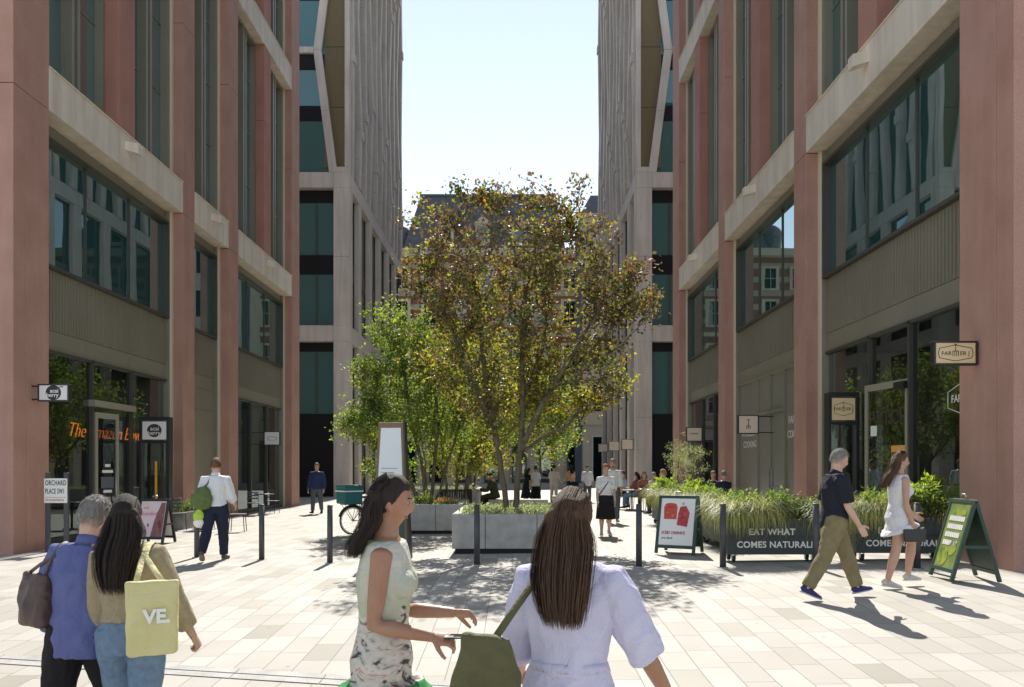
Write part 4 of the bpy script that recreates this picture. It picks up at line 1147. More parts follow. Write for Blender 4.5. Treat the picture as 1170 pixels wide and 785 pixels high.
# ------------------------------------------------------------------ granite planters
def granite_planter(x0, x1, y0, y1, h, joints, label, cover):
    g = gz((x0+x1)/2, y0); root = empty('granite_planter', ((x0+x1)/2, y0, g), 0, label, 'planter', 'granite planters')
    W = x1-x0; Dp = y1-y0; hx = W/2
    b = MB(); b.box(-hx+.06, hx-.06, .06, Dp-.06, -.02, .09); b.build('plinth', M['blackpanel'], root)
    xs = [-hx] + [j - (x0+x1)/2 for j in joints] + [hx]; t = .16
    b = MB()
    for a0, a1 in zip(xs, xs[1:]):
        b.box(a0+.004, a1-.004, 0, t, .09, h); b.box(a0+.004, a1-.004, Dp-t, Dp, .09, h)
    n = max(1, round((Dp-2*t)/1.1))
    for k in range(n):
        y = t + (Dp-2*t)*k/n; b.box(-hx+.004, -hx+t, y+.004, y+(Dp-2*t)/n-.004, .09, h); b.box(hx-t, hx-.004, y+.004, y+(Dp-2*t)/n-.004, .09, h)
    b.build('slab', M['granite'], root, .012)
    b = MB(); b.box(-hx+t, hx-t, t, Dp-t, .1, h-.07); b.build('soil', M['soil'], root)
    if cover:
        lv = Leaves(int(x0*100)+500); r = lv.r
        for _ in range(cover):
            p = (r.uniform(-hx+t*.7, hx-t*.7), r.uniform(t*.7, Dp-t*.8), h - .07 + abs(r.gauss(0,.055)))
            lv.leaf(p, (r.gauss(0,1), r.gauss(0,1), r.uniform(.2,1.4)), r.uniform(.04,.085), r.uniform(.018,.03), r.choice([(.34,.37,.26),(.20,.27,.12),(.14,.21,.07),(.42,.42,.34)]))
        o = lv.build('ground_cover', M['grass'], None, loc=((x0+x1)/2, y0, g)); o['kind'] = 'stuff'
        tag(o, 'low silvery-green ground cover filling the ' + ('front' if y0 < 17 else 'second' if y0 < 25 else 'rear') + ' granite planter', 'ground cover')
    return root
granite_planter(-1.18, 1.08, 14.75, 18.4, .74, [-.55, .42], 'wide granite planter in front, with three slabs across and the purple tree', 5200)
granite_planter(-3.6, -1.3, 19.4, 22.6, .74, [-2.6, -1.95], 'second granite planter, behind the totem, holding the bright green tree', 2600)
granite_planter(-4.4, -1.45, 31.6, 35.0, .80, [-3.4,-2.4], 'rear granite planter behind the black tree pit', 2400)
# flowers in the second planter
def flower_clump(loc, label, cols, n, R, H, seed):
    lv = Leaves(seed); r = lv.r
    for _ in range(n):
        a = r.uniform(0,2*pi); q = R*sqrt(r.random()); z = r.random()*H*(1-.5*q/R)
        c = r.choice(cols) if z > H*.45 else (.10,.15,.04)
        lv.leaf((q*cos(a), q*sin(a), z), (r.gauss(0,1), r.gauss(0,1), r.uniform(.3,1.5)), .06, .035, c)
    o = lv.build('flower_clump', M['grass'], None, loc=loc); tag(o, label, 'plant')
flower_clump((-1.75, 19.75, gz(-2)+.68), 'clump of orange and pink flowers at the front corner of the second planter', [(.5,.14,.05),(.5,.22,.16),(.42,.30,.08)], 420, .32, .22, 61)
flower_clump((-2.25, 19.8, gz(-2)+.68), 'lime green leafy clump beside the orange flowers in the second planter', [(.24,.30,.06),(.30,.33,.07)], 420, .26, .38, 62)
# black tree pit ring
g = gz(-2); root = empty('tree_guard', (-1.9, 25.5, g), 0, 'black ribbed metal guard round the foot of the yellow-green tree', 'tree guard')
b = MB()
for k in range(20):
    a = 2*pi*k/20; c = (.5*cos(a), .5*sin(a)); b.tube([(c[0], c[1], 0), (c[0], c[1], .95)], .022, 6)
b.build('bar', M['black'], root)['kind'] = 'stuff'
b = MB()
for z in (.1, .9):
    for k in range(24):
        a0, a1 = 2*pi*k/24, 2*pi*(k+1)/24
        b.tube([(.5*cos(a0), .5*sin(a0), z), (.5*cos(a1), .5*sin(a1), z)], .018, 6)
b.build('ring', M['black'], root)
# stone bench blocks
def stone_block(x0, x1, y0, y1, h, label):
    g = gz((x0+x1)/2); root = empty('stone_bench', ((x0+x1)/2, y0, g), 0, label, 'bench', 'stone bench blocks')
    hx = (x1-x0)/2
    b = MB(); b.box(-hx+.05, hx-.05, .05, y1-y0-.05, -.02, .07); b.build('plinth', M['blackpanel'], root)
    b = MB(); b.box(-hx, hx, 0, y1-y0, .07, h); b.build('seat', M['granite'], root, .015)
stone_block(-.9, 1.15, 27.0, 27.7, .52, 'pale stone bench block behind the front planter, in the middle')
stone_block(1.4, 2.25, 29.0, 29.7, .55, 'short stone bench block to the right of the woman in the black dress')

# ------------------------------------------------------------------ bollards
def bollard():
    root = empty('bollard', (0,0,0), 0, 'x', 'bollard', 'dark metal bollards in a line across the square')
    b = MB(); b.tube([(0,0,0),(0,0,.985)], [.05,.047], 20); b.build('post', M['charcoal'], root)
    b = MB(); b.tube([(0,0,.987),(0,0,.999),(0,0,1.004)], [.0465,.046,.038], 20); b.build('cap', M['charcoal'], root)
    b = MB(); b.tube([(0,0,-.01),(0,0,.008)], [.085,.083], 20); b.build('base_ring', M['steel'], root)
    return root
bol = [(225,14.75,'bollard farthest left, in front of the white-shirted man'),(299,14.2,'bollard right of the white-shirted man, standing alone on pale paving'),(377,13.6,'bollard beside the parked bicycle'),
       (545,13.1,'bollard in front of the granite planter'),(730,12.6,'bollard between the lilac woman and the red poster board'),(826,12.4,'bollard at the left end of the nearest wheeled planter'),
       (932,12.15,'bollard just behind the man in the navy polo'),(1048,12.0,'bollard farthest right, behind the woman in the white playsuit')]
B0 = bollard()
for i, (x, d, lab) in enumerate(bol):
    X = (x-588)*d/900; loc = (X, d, gz(X, d))
    if i == 0: B0.location = loc; B0['label'] = lab
    else: again(B0, loc, 0, lab)

# ------------------------------------------------------------------ totem
def totem():
    X, Y = -2.22, 14.2; root = empty('wayfinding_totem', (X, Y, gz(X)), radians(-8), 'tall tapered brown totem with a pale blank-looking panel, behind the woman in the green top', 'totem')
    H = 2.45
    b = MB(); b.hexa([(-.36,-.07,0),(.33,-.07,0),(.33,.07,0),(-.36,.07,0)], [(-.22,-.055,H),(.235,-.055,H),(.235,.055,H),(-.22,.055,H)]); b.build('body', M['wood'], root, .008)
    b = MB(); b.hexa([(.332,-.11,0),(.362,-.11,0),(.362,.11,0),(.332,.11,0)], [(.237,-.08,H+.01),(.262,-.08,H+.01),(.262,.08,H+.01),(.237,.08,H+.01)]); b.build('edge', M['black'], root)
    f = lambda z: (-.36 + .14*z/H, .33 - .095*z/H, -.07 + .015*z/H)
    z0, z1 = 1.05, H-.10
    b = MB(); (a0,c0,y0), (a1,c1,y1) = f(z0), f(z1)
    b.hexa([(a0+.05,y0-.006,z0),(c0-.05,y0-.006,z0),(c0-.05,y0+.01,z0),(a0+.05,y0+.01,z0)], [(a1+.05,y1-.006,z1),(c1-.05,y1-.006,z1),(c1-.05,y1+.01,z1),(a1+.05,y1+.01,z1)]); p = b.build('panel', M['panelblue'], root)
    b = MB()
    for k in range(5):
        z = 1.62 - k*.075; a_, c_, y_ = f(z); b.box(a_+.10, a_+.10+(.30,.24,.28,.18,.26)[k], y_-.009, y_-.0061, z, z+.009)
    b.build('print_line', M['bluegrey'], p)
    z0, z1 = .10, .98; (a0,c0,y0), (a1,c1,y1) = f(z0), f(z1)
    b = MB(); b.hexa([(a0+.05,y0-.006,z0),(c0-.05,y0-.006,z0),(c0-.05,y0+.01,z0),(a0+.05,y0+.01,z0)], [(a1+.05,y1-.006,z1),(c1-.05,y1-.006,z1),(c1-.05,y1+.01,z1),(a1+.05,y1+.01,z1)]); b.build('lower_panel', M['greenframe'], root)
totem()

# ------------------------------------------------------------------ street name sign
INK = mat('ink', (.03,.03,.035), .6); WHITEL = mat('white_lettering', (.8,.79,.75), .5); REDINK = mat('red_ink', (.45,.05,.05), .6); GOLD = mat('dark_lettering', (.05,.04,.03), .5)
def name_sign():
    X, Y = -9.35, 16.1; g = gz(X); root = empty('street_name_sign', (X, Y, g), 0, 'white street name plate on two dark posts, in front of the left corner pier', 'street sign')
    for x in (-.19, .19):
        b = MB(); b.box(x-.045, x+.045, -.03, .03, 0, 1.62); b.build('post', M['charcoal'], root, .008)
    b = MB(); b.box(-.24, .23, -.052, -.032, 1.0, 1.50); p = b.build('plate', M['white'], root, .006)
    for q, z, h_, k_, m_ in (('ORCHARD', 1.405, .145, .58, INK), ('PLACE SW1', 1.235, .145, .50, INK), ('CITY OF WESTMINSTER', 1.055, .06, .56, REDINK)):
        t = text(q, h_, p, (-.215,-.0535,z), m_, align='LEFT', bold=.002 if h_ > .1 else 0, spacing=1.08); t.scale.x = k_
    b = MB(); b.box(-.22,.21,-.054,-.0521,1.112,1.118); b.build('rule', INK, p)
name_sign()

# ------------------------------------------------------------------ hanging signs
def hanging_sign(X0, X1, Y, z0, z1, face, label, wallx, kind):
    root = empty('hanging_sign', ((X0+X1)/2, Y, z0), 0, label, 'hanging sign', 'box signs hung square to the shopfronts')
    w = (X1-X0)/2; h = z1-z0; t = .03
    b = MB(); b.box(-w, w, -.06, .06, 0, t); b.box(-w, w, -.06, .06, h-t, h); b.box(-w, -w+t, -.06, .06, t, h-t); b.box(w-t, w, -.06, .06, t, h-t); b.build('frame', M['black'], root, .004)
    b = MB(); b.box(-w+t+.001, w-t-.001, -.045, .045, t+.001, h-t-.001); p = b.build('panel', face, root)
    dx = wallx - (X0+X1)/2; s = 1 if dx > 0 else -1
    if abs(dx) - w > .02:
        b = MB(); b.box(s*w, dx, -.02, .02, h-.06, h-.03); b.box(s*w, dx, -.02, .02, .03, .06); b.build('bracket', M['black'], root)
    y = -.0475
    if kind == 'berry':
        b = MB(); n = 40; R = h*.44
        b.add([(R*cos(2*pi*k/n), y, h/2 + R*.96*sin(2*pi*k/n)) for k in range(n)] + [(R*cos(2*pi*k/n), y+.002, h/2 + R*.96*sin(2*pi*k/n)) for k in range(n)], [tuple(range(n))[::-1]] + [(k, (k+1)%n, n+(k+1)%n, n+k) for k in range(n)])
        b.build('disc', INK, p)
        b = MB(); b.tube([(R*.75, y-.001, h*.80),(R*1.15, y-.001, h*.86),(R*1.25, y-.001, h*.80)], .008, 6); b.build('leaf_mark', INK, p)
        text('acai', h*.32, p, (.02,y-.002,h*.60), WHITEL, bold=.002); text('berry', h*.32, p, (-.02,y-.002,h*.36), WHITEL, bold=.002)
    elif kind == 'farm':
        hexl = [(-w*.80, h*.50), (-w*.74, h*.30), (0, h*.17), (w*.74, h*.30), (w*.80, h*.50), (w*.74, h*.70), (0, h*.83), (-w*.74, h*.70)]
        b = MB()
        for q0, q1 in zip(hexl, hexl[1:] + hexl[:1]): b.tube([(q0[0], y-.001, q0[1]), (q1[0], y-.001, q1[1])], h*.014, 6)
        fk = h*.013
        for q in (-.09,-.03,.03,.09): b.tube([(q*h*1.3, y-.001, h*.37), (q*h*1.3, y-.001, h*.58)], fk, 6)
        b.tube([(-.117*h, y-.001, h*.58), (.117*h, y-.001, h*.58)], fk, 6); b.tube([(0, y-.001, h*.58), (0, y-.001, h*.86)], fk, 6); b.tube([(-.06*h, y-.001, h*.865), (.06*h, y-.001, h*.865)], fk, 6)
        b.build('emblem', GOLD, p)
        text('FAR', h*.235, p, (-w*.42, y-.001, h*.48), GOLD, spacing=1.05); text('ER J', h*.235, p, (w*.42, y-.001, h*.48), GOLD, spacing=1.05)
    elif kind == 'fork':
        b = MB()
        b.tube([(0,y-.001,h*.42),(0,y-.001,h*.75)], h*.018, 6); b.tube([(-.08*h,y-.001,h*.75),(.08*h,y-.001,h*.75)], h*.018, 6); b.tube([(-.09*h,y-.001,h*.42),(.09*h,y-.001,h*.42)], h*.018, 6)
        for q in (-.09,0,.09): b.tube([(q*h,y-.001,h*.27),(q*h,y-.001,h*.42)], h*.016, 6)
        b.build('emblem', GOLD, p)
    elif kind == 'cloud':
        b = MB(); pts = []
        for c, r, a0, a1 in ((-.13,.055,90,300),(-.05,.075,40,180),(.07,.065,20,150),(.14,.05,-120,90)):
            pts.append([(c + r*cos(radians(a0+(a1-a0)*k/10)), y-.001, h*.5 + r*sin(radians(a0+(a1-a0)*k/10))) for k in range(11)])
        for q in pts: b.tube(q, .007, 6)
        b.tube([(-.16,y-.001,h*.36),(.15,y-.001,h*.36)], .006, 6)
        b.build('emblem', M['bluegrey'], p)
    elif kind == 'word':
        b = MB()
        for k in range(7): b.box(-w*.5 + k*w*.145, -w*.5 + k*w*.145 + w*.1, y-.002, y-.0005, h*.50, h*(.56 + .03*(k % 2)))
        b.build('emblem', GOLD, p)
    return root
SGW = mat('sign_white', (.75,.74,.74), .4); SGC = mat('sign_cream', (.74,.58,.34), .45); SGP = mat('sign_pale', (.72,.62,.50), .45)
hanging_sign(-9.78, -9.14, 16.2, 2.97, 3.33, SGW, 'white box sign with a black disc logo reading acai berry, on the left corner pier', -9.92, 'berry')
hanging_sign(-9.85, -9.22, 31.0, 2.5, 3.05, SGW, 'white box sign with a grey cloud outline, over the bistro table', -10.35, 'cloud')
hanging_sign(6.585, 7.27, 12.42, 3.22, 3.60, SGC, 'large cream box sign with a hexagon emblem, on the right corner pier', 7.31, 'farm')
hanging_sign(6.65, 7.27, 23.5, 2.62, 3.19, SGP, 'cream box sign with only a small fork emblem, in front of the grey double doors', 7.72, 'fork')
hanging_sign(6.68, 7.30, 30.7, 2.64, 3.2, SGP, 'cream box sign with a short dark word, over the far right shopfront', 7.72, 'word')
for x, d, z, lab in ((716.7,48.2,2.72,'small pale box sign nearest the corner of the right tower'),(701.4,54.6,2.8,'small pale box sign second from the corner of the right tower'),(688.8,61.4,2.85,'small pale box sign third from the corner of the right tower')):
    X = (x-588)*d/900; hanging_sign(X-.36, X+.36, d, z, z+.66, SGP, lab, 7.35, 'none')
# signs at the left tower side
hanging_sign(-9.6, -9.0, 48.5, 3.6, 4.2, SGP, 'small pale box sign on the left tower, above the parked bicycle', -9.95, 'none')

# ------------------------------------------------------------------ shop entrances: vitrines, door leaves, lettering
def vitrine(X0, X1, Y, g, h, face, kind, label):
    root = empty('menu_vitrine', ((X0+X1)/2, Y, g), 0, label, 'menu board', 'black menu vitrines at the shop doors')
    w = abs(X1-X0)/2; t = .07
    b = MB(); b.box(-w, -w+t, -.12, .12, 0, h); b.box(w-t, w, -.12, .12, 0, h); b.box(-w+t, w-t, -.12, .12, h-t*1.2, h); b.box(-w+t, w-t, -.12, .12, 0, .12)
    b.box(-w+t, w-t, -.05, -.02, h-.72, h-.66); b.build('frame', M['black'], root, .004)
    b = MB(); b.box(-w+t, w-t, -.02, -.005, .12, h-.72); b.build('pane', M['shop'], root)
    b = MB(); b.box(-w+t+.02, w-t-.02, -.10, -.06, h-.62, h-.13); p = b.build('plaque', face, root)
    hh = .49; y = -.1015; zc = h-.375
    if kind == 'farm':
        hexl = [(-w*.62, zc), (-w*.57, zc-.09), (0, zc-.15), (w*.57, zc-.09), (w*.62, zc), (w*.57, zc+.09), (0, zc+.15), (-w*.57, zc+.09)]
        b = MB()
        for q0, q1 in zip(hexl, hexl[1:] + hexl[:1]): b.tube([(q0[0], y, q0[1]), (q1[0], y, q1[1])], .005, 6)
        for q in (-.036,-.012,.012,.036): b.tube([(q, y, zc-.05), (q, y, zc+.04)], .0045, 6)
        b.tube([(-.04,y,zc+.04),(.04,y,zc+.04)], .0045, 6); b.tube([(0,y,zc+.04),(0,y,zc+.17)], .0045, 6)
        b.build('emblem', GOLD, p); text('FAR', .092, p, (-.135, y-.001, zc), GOLD); text('ER J', .092, p, (.145, y-.001, zc), GOLD)
    else:
        b = MB(); n = 32; R = .2
        b.add([(R*cos(2*pi*k/n), y, zc + R*.9*sin(2*pi*k/n)) for k in range(n)], [tuple(range(n))[::-1]]); b.build('disc', INK, p)
        text('acai', .16, p, (.01,y-.002,zc+.05), WHITEL, bold=.001); text('berry', .16, p, (-.01,y-.002,zc-.07), WHITEL, bold=.001)
vitrine(-10.25, -9.42, 21.6, gz(-10), 3.12, SGW, 'berry', 'black framed vitrine with a white plaque, beside the left shop door')
vitrine(7.02, 7.72, 17.75, gz(7), 3.22, SGC, 'farm', 'black framed vitrine with a cream plaque, behind the man in the navy polo')

def door_leaf(p0, p1, g, h, name_label, parent, paint):
    """a glazed door leaf standing between two ground points"""
    a, c = V3((*p0, 0)), V3((*p1, 0)); L = (c-a).length; ang = math.atan2((c-a).y, (c-a).x)
    b = MB(); t = .10
    b.box(0, t, -.03, .03, .01, h); b.box(L-t, L, -.03, .03, .01, h); b.box(t, L-t, -.03, .03, h-.14, h); b.box(t, L-t, -.03, .03, .01, .22)
    o = b.build('door', paint, parent, .004); o.location = V3((p0[0], p0[1], g)) - parent.location; o.rotation_euler.z = ang
    b = MB(); b.box(t, L-t, -.006, .006, .22, h-.14); b.build('pane', M['shop'], o)
    b = MB(); b.tube([(L-.18,-.07,.85),(L-.18,-.07,1.75)], .016, 8); b.tube([(L-.18,-.07,.9),(L-.18,-.03,.9)], .01, 6); b.tube([(L-.18,-.07,1.7),(L-.18,-.03,1.7)], .01, 6); b.build('handle', M['steel'], o)
    return o, L
PALEM = mat('pale_door_metal', (.33,.31,.25), .4, metal=.2)
d, L = door_leaf((-10.36,19.42), (-10.22,20.3), gz(-10), 3.1, '', leftb, PALEM)
b = MB(); b.box(-10.52,-10.28,19.3,21.4,3.12,3.28); o = b.build('door_track', PALEM, leftb, loc=tuple(-q for q in leftb.location))
b = MB()
for z, q in ((1.75,.10),(1.60,.2),(1.10,.16)): b.box(L*.5-q,L*.5+q,-.034,-.031,z,z+.07)
b.build('print_line', WHITEL, d)
b = MB(); b.box(.20,L-.20,-.034,-.031,1.22,1.50); b.build('notice', M['bluegrey'], d)
d, L = door_leaf((7.60,17.05), (7.80,15.57), gz(7), 3.3, '', rightb, PALEM)
text('PATCH', .42, d, (L*.55,-.012,2.55), GOLD, bold=.008);
b = MB(); b.box(L*.62,L-.11,-.014,-.008,1.62,1.98); p = b.build('sticker', mat('orange_sticker', (.72,.36,.10), .5), d); text('ORDER CO', .125, p, (L*.80,-.016,1.80), GOLD, bold=.004)
b = MB(); b.box(.2,.42,-.013,-.008,2.2,2.42); b.build('sticker', M['white'], d)
b = MB(); b.box(L-.28,L+.05,-.16,-.04,3.10,3.24); b.build('door_closer', M['black'], d)
# script lettering inside the left window (glowing orange)
r = empty('neon_sign', (-10.46, 20.25, 2.5), 0, 'glowing orange script lettering behind the left shop window', 'neon sign')
text('The Amazon Bowl', .50, r, (0,0,0), M['orange'], rz=pi/2, shear=.42, bold=-.011, ext=.008, spacing=.98)
b = MB(); b.tube([(0,-2.3,-.28),(0,2.3,-.28)], .006, 6); b.build('rail', M['black'], r)
# yellow upright light strip by the left vitrine
b = MB(); b.box(-.02,.02,-.03,.03,0,1.55); o = b.build('light_strip', mat('amber_strip', (.75,.38,.05), .5), None, loc=(-9.75,21.42,gz(-10)+.35)); tag(o, 'upright amber strip at the right edge of the left vitrine', 'light strip')
# window vinyls on the right building
def win_text(s, size, u, z, parent, w=.395, m=WHITEL, rz=-pi/2):
    t = text(s, size, parent, (0,0,0), m, rz=rz, bold=.002); t.location = V3((RA + w, u, z)) - parent.location; return t
win_text('WHOLESOME', .30, 26.0, 2.75, rightb, .462); win_text('COOKING', .30, 26.0, 2.38, rightb, .462); win_text('FARMER J', .30, 21.7, 2.95, rightb, .462); win_text('COOKING', .30, 21.7, 2.55, rightb, .462)
# hexagon outline on the near right window
b = MB(); hx = [(14.15,2.82+.14),(13.65,2.82+.29),(13.15,2.82+.14),(13.15,2.82-.14),(13.65,2.82-.29),(14.15,2.82-.14)]
for q0, q1 in zip(hx, hx[1:]+hx[:1]): b.tube([(RA+.485,q0[0],q0[1]),(RA+.485,q1[0],q1[1])], .008, 6)
b.build('window_emblem', WHITEL, rightb, loc=tuple(-q for q in rightb.location)); win_text('FARMER J', .19, 13.65, 2.82, rightb, .485)

# ------------------------------------------------------------------ A-boards
def a_board(X, Y, rz, h, w, frame, poster, label, deco, spread=.62):
    root = empty('a_board', (X, Y, gz(X, Y)), rz, label, 'pavement sign')
    def leaf(s, nm):
        M_ = Matrix.Translation((0, 0, h)) @ Matrix.Rotation(s*math.atan2(spread/2, h), 4, 'X') @ Matrix.Translation((0, 0, -h*1.02))
        y0, y1 = (-.022, .022)
        t = .055; b = MB()
        b.box(-w/2, -w/2+t, y0, y1, .0, h*1.02); b.box(w/2-t, w/2, y0, y1, .0, h*1.02); b.box(-w/2+t, w/2-t, y0, y1, h*1.02-t, h*1.02); b.box(-w/2+t, w/2-t, y0, y1, .10, .10+t)
        b.xf(M_); f = b.build(nm, frame, root, .004)
        b = MB(); b.box(-w/2+t-.005, w/2-t+.005, -.012, .012, .10+t-.005, h*1.02-t+.005); b.xf(M_); p = b.build('panel', poster if s < 0 else frame if deco != 'pink' else M['white'], f)
        return p, M_
    p, M_ = leaf(-1, 'front_frame'); leaf(1, 'rear_frame')
    b = MB(); b.box(-w/2-.012, -w/2-.001, -spread*.28, spread*.28, h*.42, h*.42+.04); b.box(w/2+.001, w/2+.012, -spread*.28, spread*.28, h*.42, h*.42+.04); b.build('stay', frame, root)
    b = MB(); b.tube([(-.06,0,h+.03),(-.05,0,h+.07),(.05,0,h+.07),(.06,0,h+.03)], .012, 6); b.build('handle', M['steel'], root)
    def flat(shapes, nm, m):
        b = MB()
        for s in shapes: b.extr(s, -.0165, -.0125)
        b.xf(M_); b.build(nm, m, p)
    def el(cx, cz, rx, rz_, n=18, k=0): return [(cx + rx*cos(2*pi*q/n)*(1+.08*sin(3*q+k)), cz + rz_*sin(2*pi*q/n)) for q in range(n)]
    def tx(s, size, x, z, m, **kw):
        t = text(s, size, p, (0,0,0), m, **kw); t.matrix_local = M_ @ Matrix.Translation((x,-.0145,z)) @ Matrix.Rotation(pi/2, 4, 'X') @ Matrix.Rotation(kw.get('roll',0), 4, 'Z')
    if deco == 'drinks':
        RD = mat('red_drink', (.50,.03,.02), .4, (.62,.09,.03), 22); PK = mat('dark_red_drink', (.36,.02,.03), .4, (.55,.06,.06), 22); ICE = mat('drink_ice', (.7,.35,.28), .4)
        flat([[(-w*.33,h*.60),(-w*.02,h*.60),(-w*.01,h*.83),(-w*.35,h*.83)], el(-w*.18,h*.85,w*.15,h*.035)], 'drink_print', RD)
        flat([[(w*.0,h*.50),(w*.26,h*.47),(w*.30,h*.72),(w*.20,h*.84),(w*.06,h*.82),(w*.02,h*.70)]], 'drink_print', PK)
        flat([el(-w*.25,h*.72,.03,.026,9),el(-w*.12,h*.66,.026,.03,9,2),el(w*.12,h*.63,.03,.022,9,1),el(w*.18,h*.55,.022,.026,9,3),el(w*.13,h*.875,.028,.03,9)], 'ice_print', ICE)
        tx('ICED DRINKS', .072, -w*.36, h*.36, REDINK, align='LEFT', bold=.002); tx('are back', .06, -w*.36, h*.27, INK, align='LEFT', shear=.3)
    elif deco == 'pink':
        PINK = mat('poster_pink', (.52,.12,.16), .5, (.62,.2,.24), 20); PLUM = mat('poster_plum', (.16,.07,.07), .5, (.24,.12,.11), 12)
        flat([[(w*.02,h*.13),(w*.40,h*.13),(w*.40,h*.93),(w*.26,h*.93),(w*.10,h*.55)]], 'bowl_print', PLUM); flat([el(w*.27,h*.42,w*.09,h*.11)], 'fruit_print', PINK)
        flat([el(-w*.30,h*.22,w*.04,h*.03),el(-w*.10,h*.42,w*.03,h*.04),el(-w*.28,h*.36,w*.03,h*.05),el(-w*.2,h*.27,w*.05,h*.02)], 'fruit_print', PLUM)
        tx('eat', .10, -w*.34, h*.82, PINK, align='LEFT', shear=.3); tx('loaded', .13, -w*.36, h*.68, PINK, align='LEFT', shear=.3)
    else:
        LM = mat('poster_lime', (.36,.40,.05), .5, (.08,.17,.03), 9)
        for q in (el(-w*.15,h*.28,w*.2,h*.13,18,1),el(w*.15,h*.40,w*.15,h*.1,18,2),el(w*.05,h*.85,w*.25,h*.05)): flat([q], 'leaf_print', LM)
        rg = random.Random(4); sh = []
        for k in range(4):
            z = h*(.77 - .105*k); x = -w*.30
            while x < w*.26:
                ww = rg.uniform(.03,.05); sh.append([(x,z-.035),(x+ww,z-.035),(x+ww,z+.035),(x,z+.035)]); x += ww + .012
        for q in sh: flat([q], 'print_block', M['white'])
    return root
GF = M['greenframe']
a_board(3.02, 14.45, radians(-28), 1.06, .74, GF, M['white'], 'dark green A-board with a poster of two red iced drinks, left of the wheeled planters', 'drinks')
a_board(6.16, 10.8, radians(-96), 1.10, .72, GF, mat('lime_poster', (.10,.17,.04), .5, (.24,.30,.08), 5), 'dark green A-board with a lime poster, seen almost edge-on at far right', 'lime', .62)
a_board(-8.1, 17.75, radians(-6), 1.0, .70, M['black'], mat('lilac_poster', (.66,.52,.56), .5, (.72,.60,.62), 4), 'black A-board with a pink fruit-bowl poster, behind the couple on the left', 'pink', .55)

# ------------------------------------------------------------------ wheeled planter boxes and their plants
def planter_box(W, D, writing):
    root = empty('wheeled_planter', (0,0,0), 0, 'x', 'planter', 'wheeled green planter boxes round the terrace')
    b = MB(); h0, h1 = .13, .72; t = .03
    b.box(-W/2, W/2, 0, t, h0, h1); b.box(-W/2, W/2, D-t, D, h0, h1); b.box(-W/2, -W/2+t, t, D-t, h0, h1); b.box(W/2-t, W/2, t, D-t, h0, h1); b.box(-W/2+t, W/2-t, t, D-t, h0, h0+.03)
    b.build('box', M['boxgreen'], root, .006)
    b = MB(); b.box(-W/2-.012, W/2+.012, -.012, -.001, (h0+h1)/2-.004, (h0+h1)/2+.004); b.build('seam', M['black'], root)
    b = MB(); b.box(-W/2+t, W/2-t, t, D-t, h0+.03, h1-.06); b.build('soil', M['soil'], root)
    for x in (-W/2+.12, W/2-.12):
        for y in (.08, D-.08):
            b = MB(); b.tube([(x-.02,y,.055),(x+.02,y,.055)], .055, 16, ref=(0,1,0)); c = b.build('caster', M['rubber'], root)
            b = MB(); b.box(x-.035,x-.025,y-.03,y+.03,.05,.13); b.box(x+.025,x+.035,y-.03,y+.03,.05,.13); b.build('fork', M['steel'], c)
    if writing:
        text('EAT WHAT', .145, root, (-.05,-.006,.50), WHITEL, bold=.0035, spacing=1.05); text('COMES NATURALLY', .145, root, (.06,-.006,.29), WHITEL, bold=.0035, spacing=1.05)
    return root
def shrub(seed, W, D, H, cols, n, L=.085, Wd=.032, label='', cat='shrub', name='leafy_shrub', loc=None, group=None, up=.5):
    lv = Leaves(seed); r = lv.r
    tw = [(r.uniform(-W/2,W/2), r.uniform(-D/2,D/2), H*r.uniform(.25,1)) for _ in range(int(n/26))]
    sb = MB()
    for t in tw:
        k = 1.15
        base = (t[0]*.5, t[1]*.5, 0); tip = V3((t[0]*k, t[1]*k, t[2]))
        sb.tube([base, (t[0]*.8, t[1]*.8, t[2]*.6), tip], [.006,.005,.003], 4)
        c = r.choice(cols)
        for _ in range(26):
            f = r.uniform(.45,1.05); p = V3(base).lerp(tip, f) + V3((r.gauss(0,.05), r.gauss(0,.05), r.gauss(0,.045)))
            lv.leaf(p, (r.gauss(0,1), r.gauss(0,1), r.gauss(up,.7)), L*r.uniform(.6,1.2), Wd*r.uniform(.7,1.2), c if r.random() < .7 else r.choice(cols))
    root = empty(name, loc, 0, label, cat, group)
    lv.build('foliage', M['leafgreen'], root); sb.build('stem', M['bark2'], root)
    return root
def grass(seed, W, D, n, cols, L, loc, label, group, lean=(0,-1)):
    lv = Leaves(seed); r = lv.r
    cs = [(r.uniform(-W/2,W/2), r.uniform(-D/2,D/2)) for _ in range(max(3,int(n/140)))]
    for _ in range(n):
        c = r.choice(cs); a = r.uniform(0,2*pi); o = (cos(a)+lean[0]*.9, sin(a)+lean[1]*.9)
        lv.blade((c[0]+r.gauss(0,.04), c[1]+r.gauss(0,.04), r.uniform(0,.05)), o, L*r.uniform(.45,1.3), r.uniform(.0022,.0045), r.choice(cols) if r.random() < .94 else (.30,.22,.11), r.uniform(.6,1.45))
    o = lv.build('ornamental_grass', M['grass'], None, loc=loc); tag(o, label, 'grass plant', group); return o
GR = [(.36,.36,.15),(.28,.31,.11),(.45,.44,.22),(.20,.25,.08)]
SH_ = [(.10,.17,.03),(.14,.22,.04),(.19,.26,.05),(.07,.12,.025)]; SHD = [(.05,.09,.022),(.08,.13,.03),(.11,.16,.035)]
SHY = [(.22,.30,.05),(.28,.34,.06),(.16,.24,.04)]
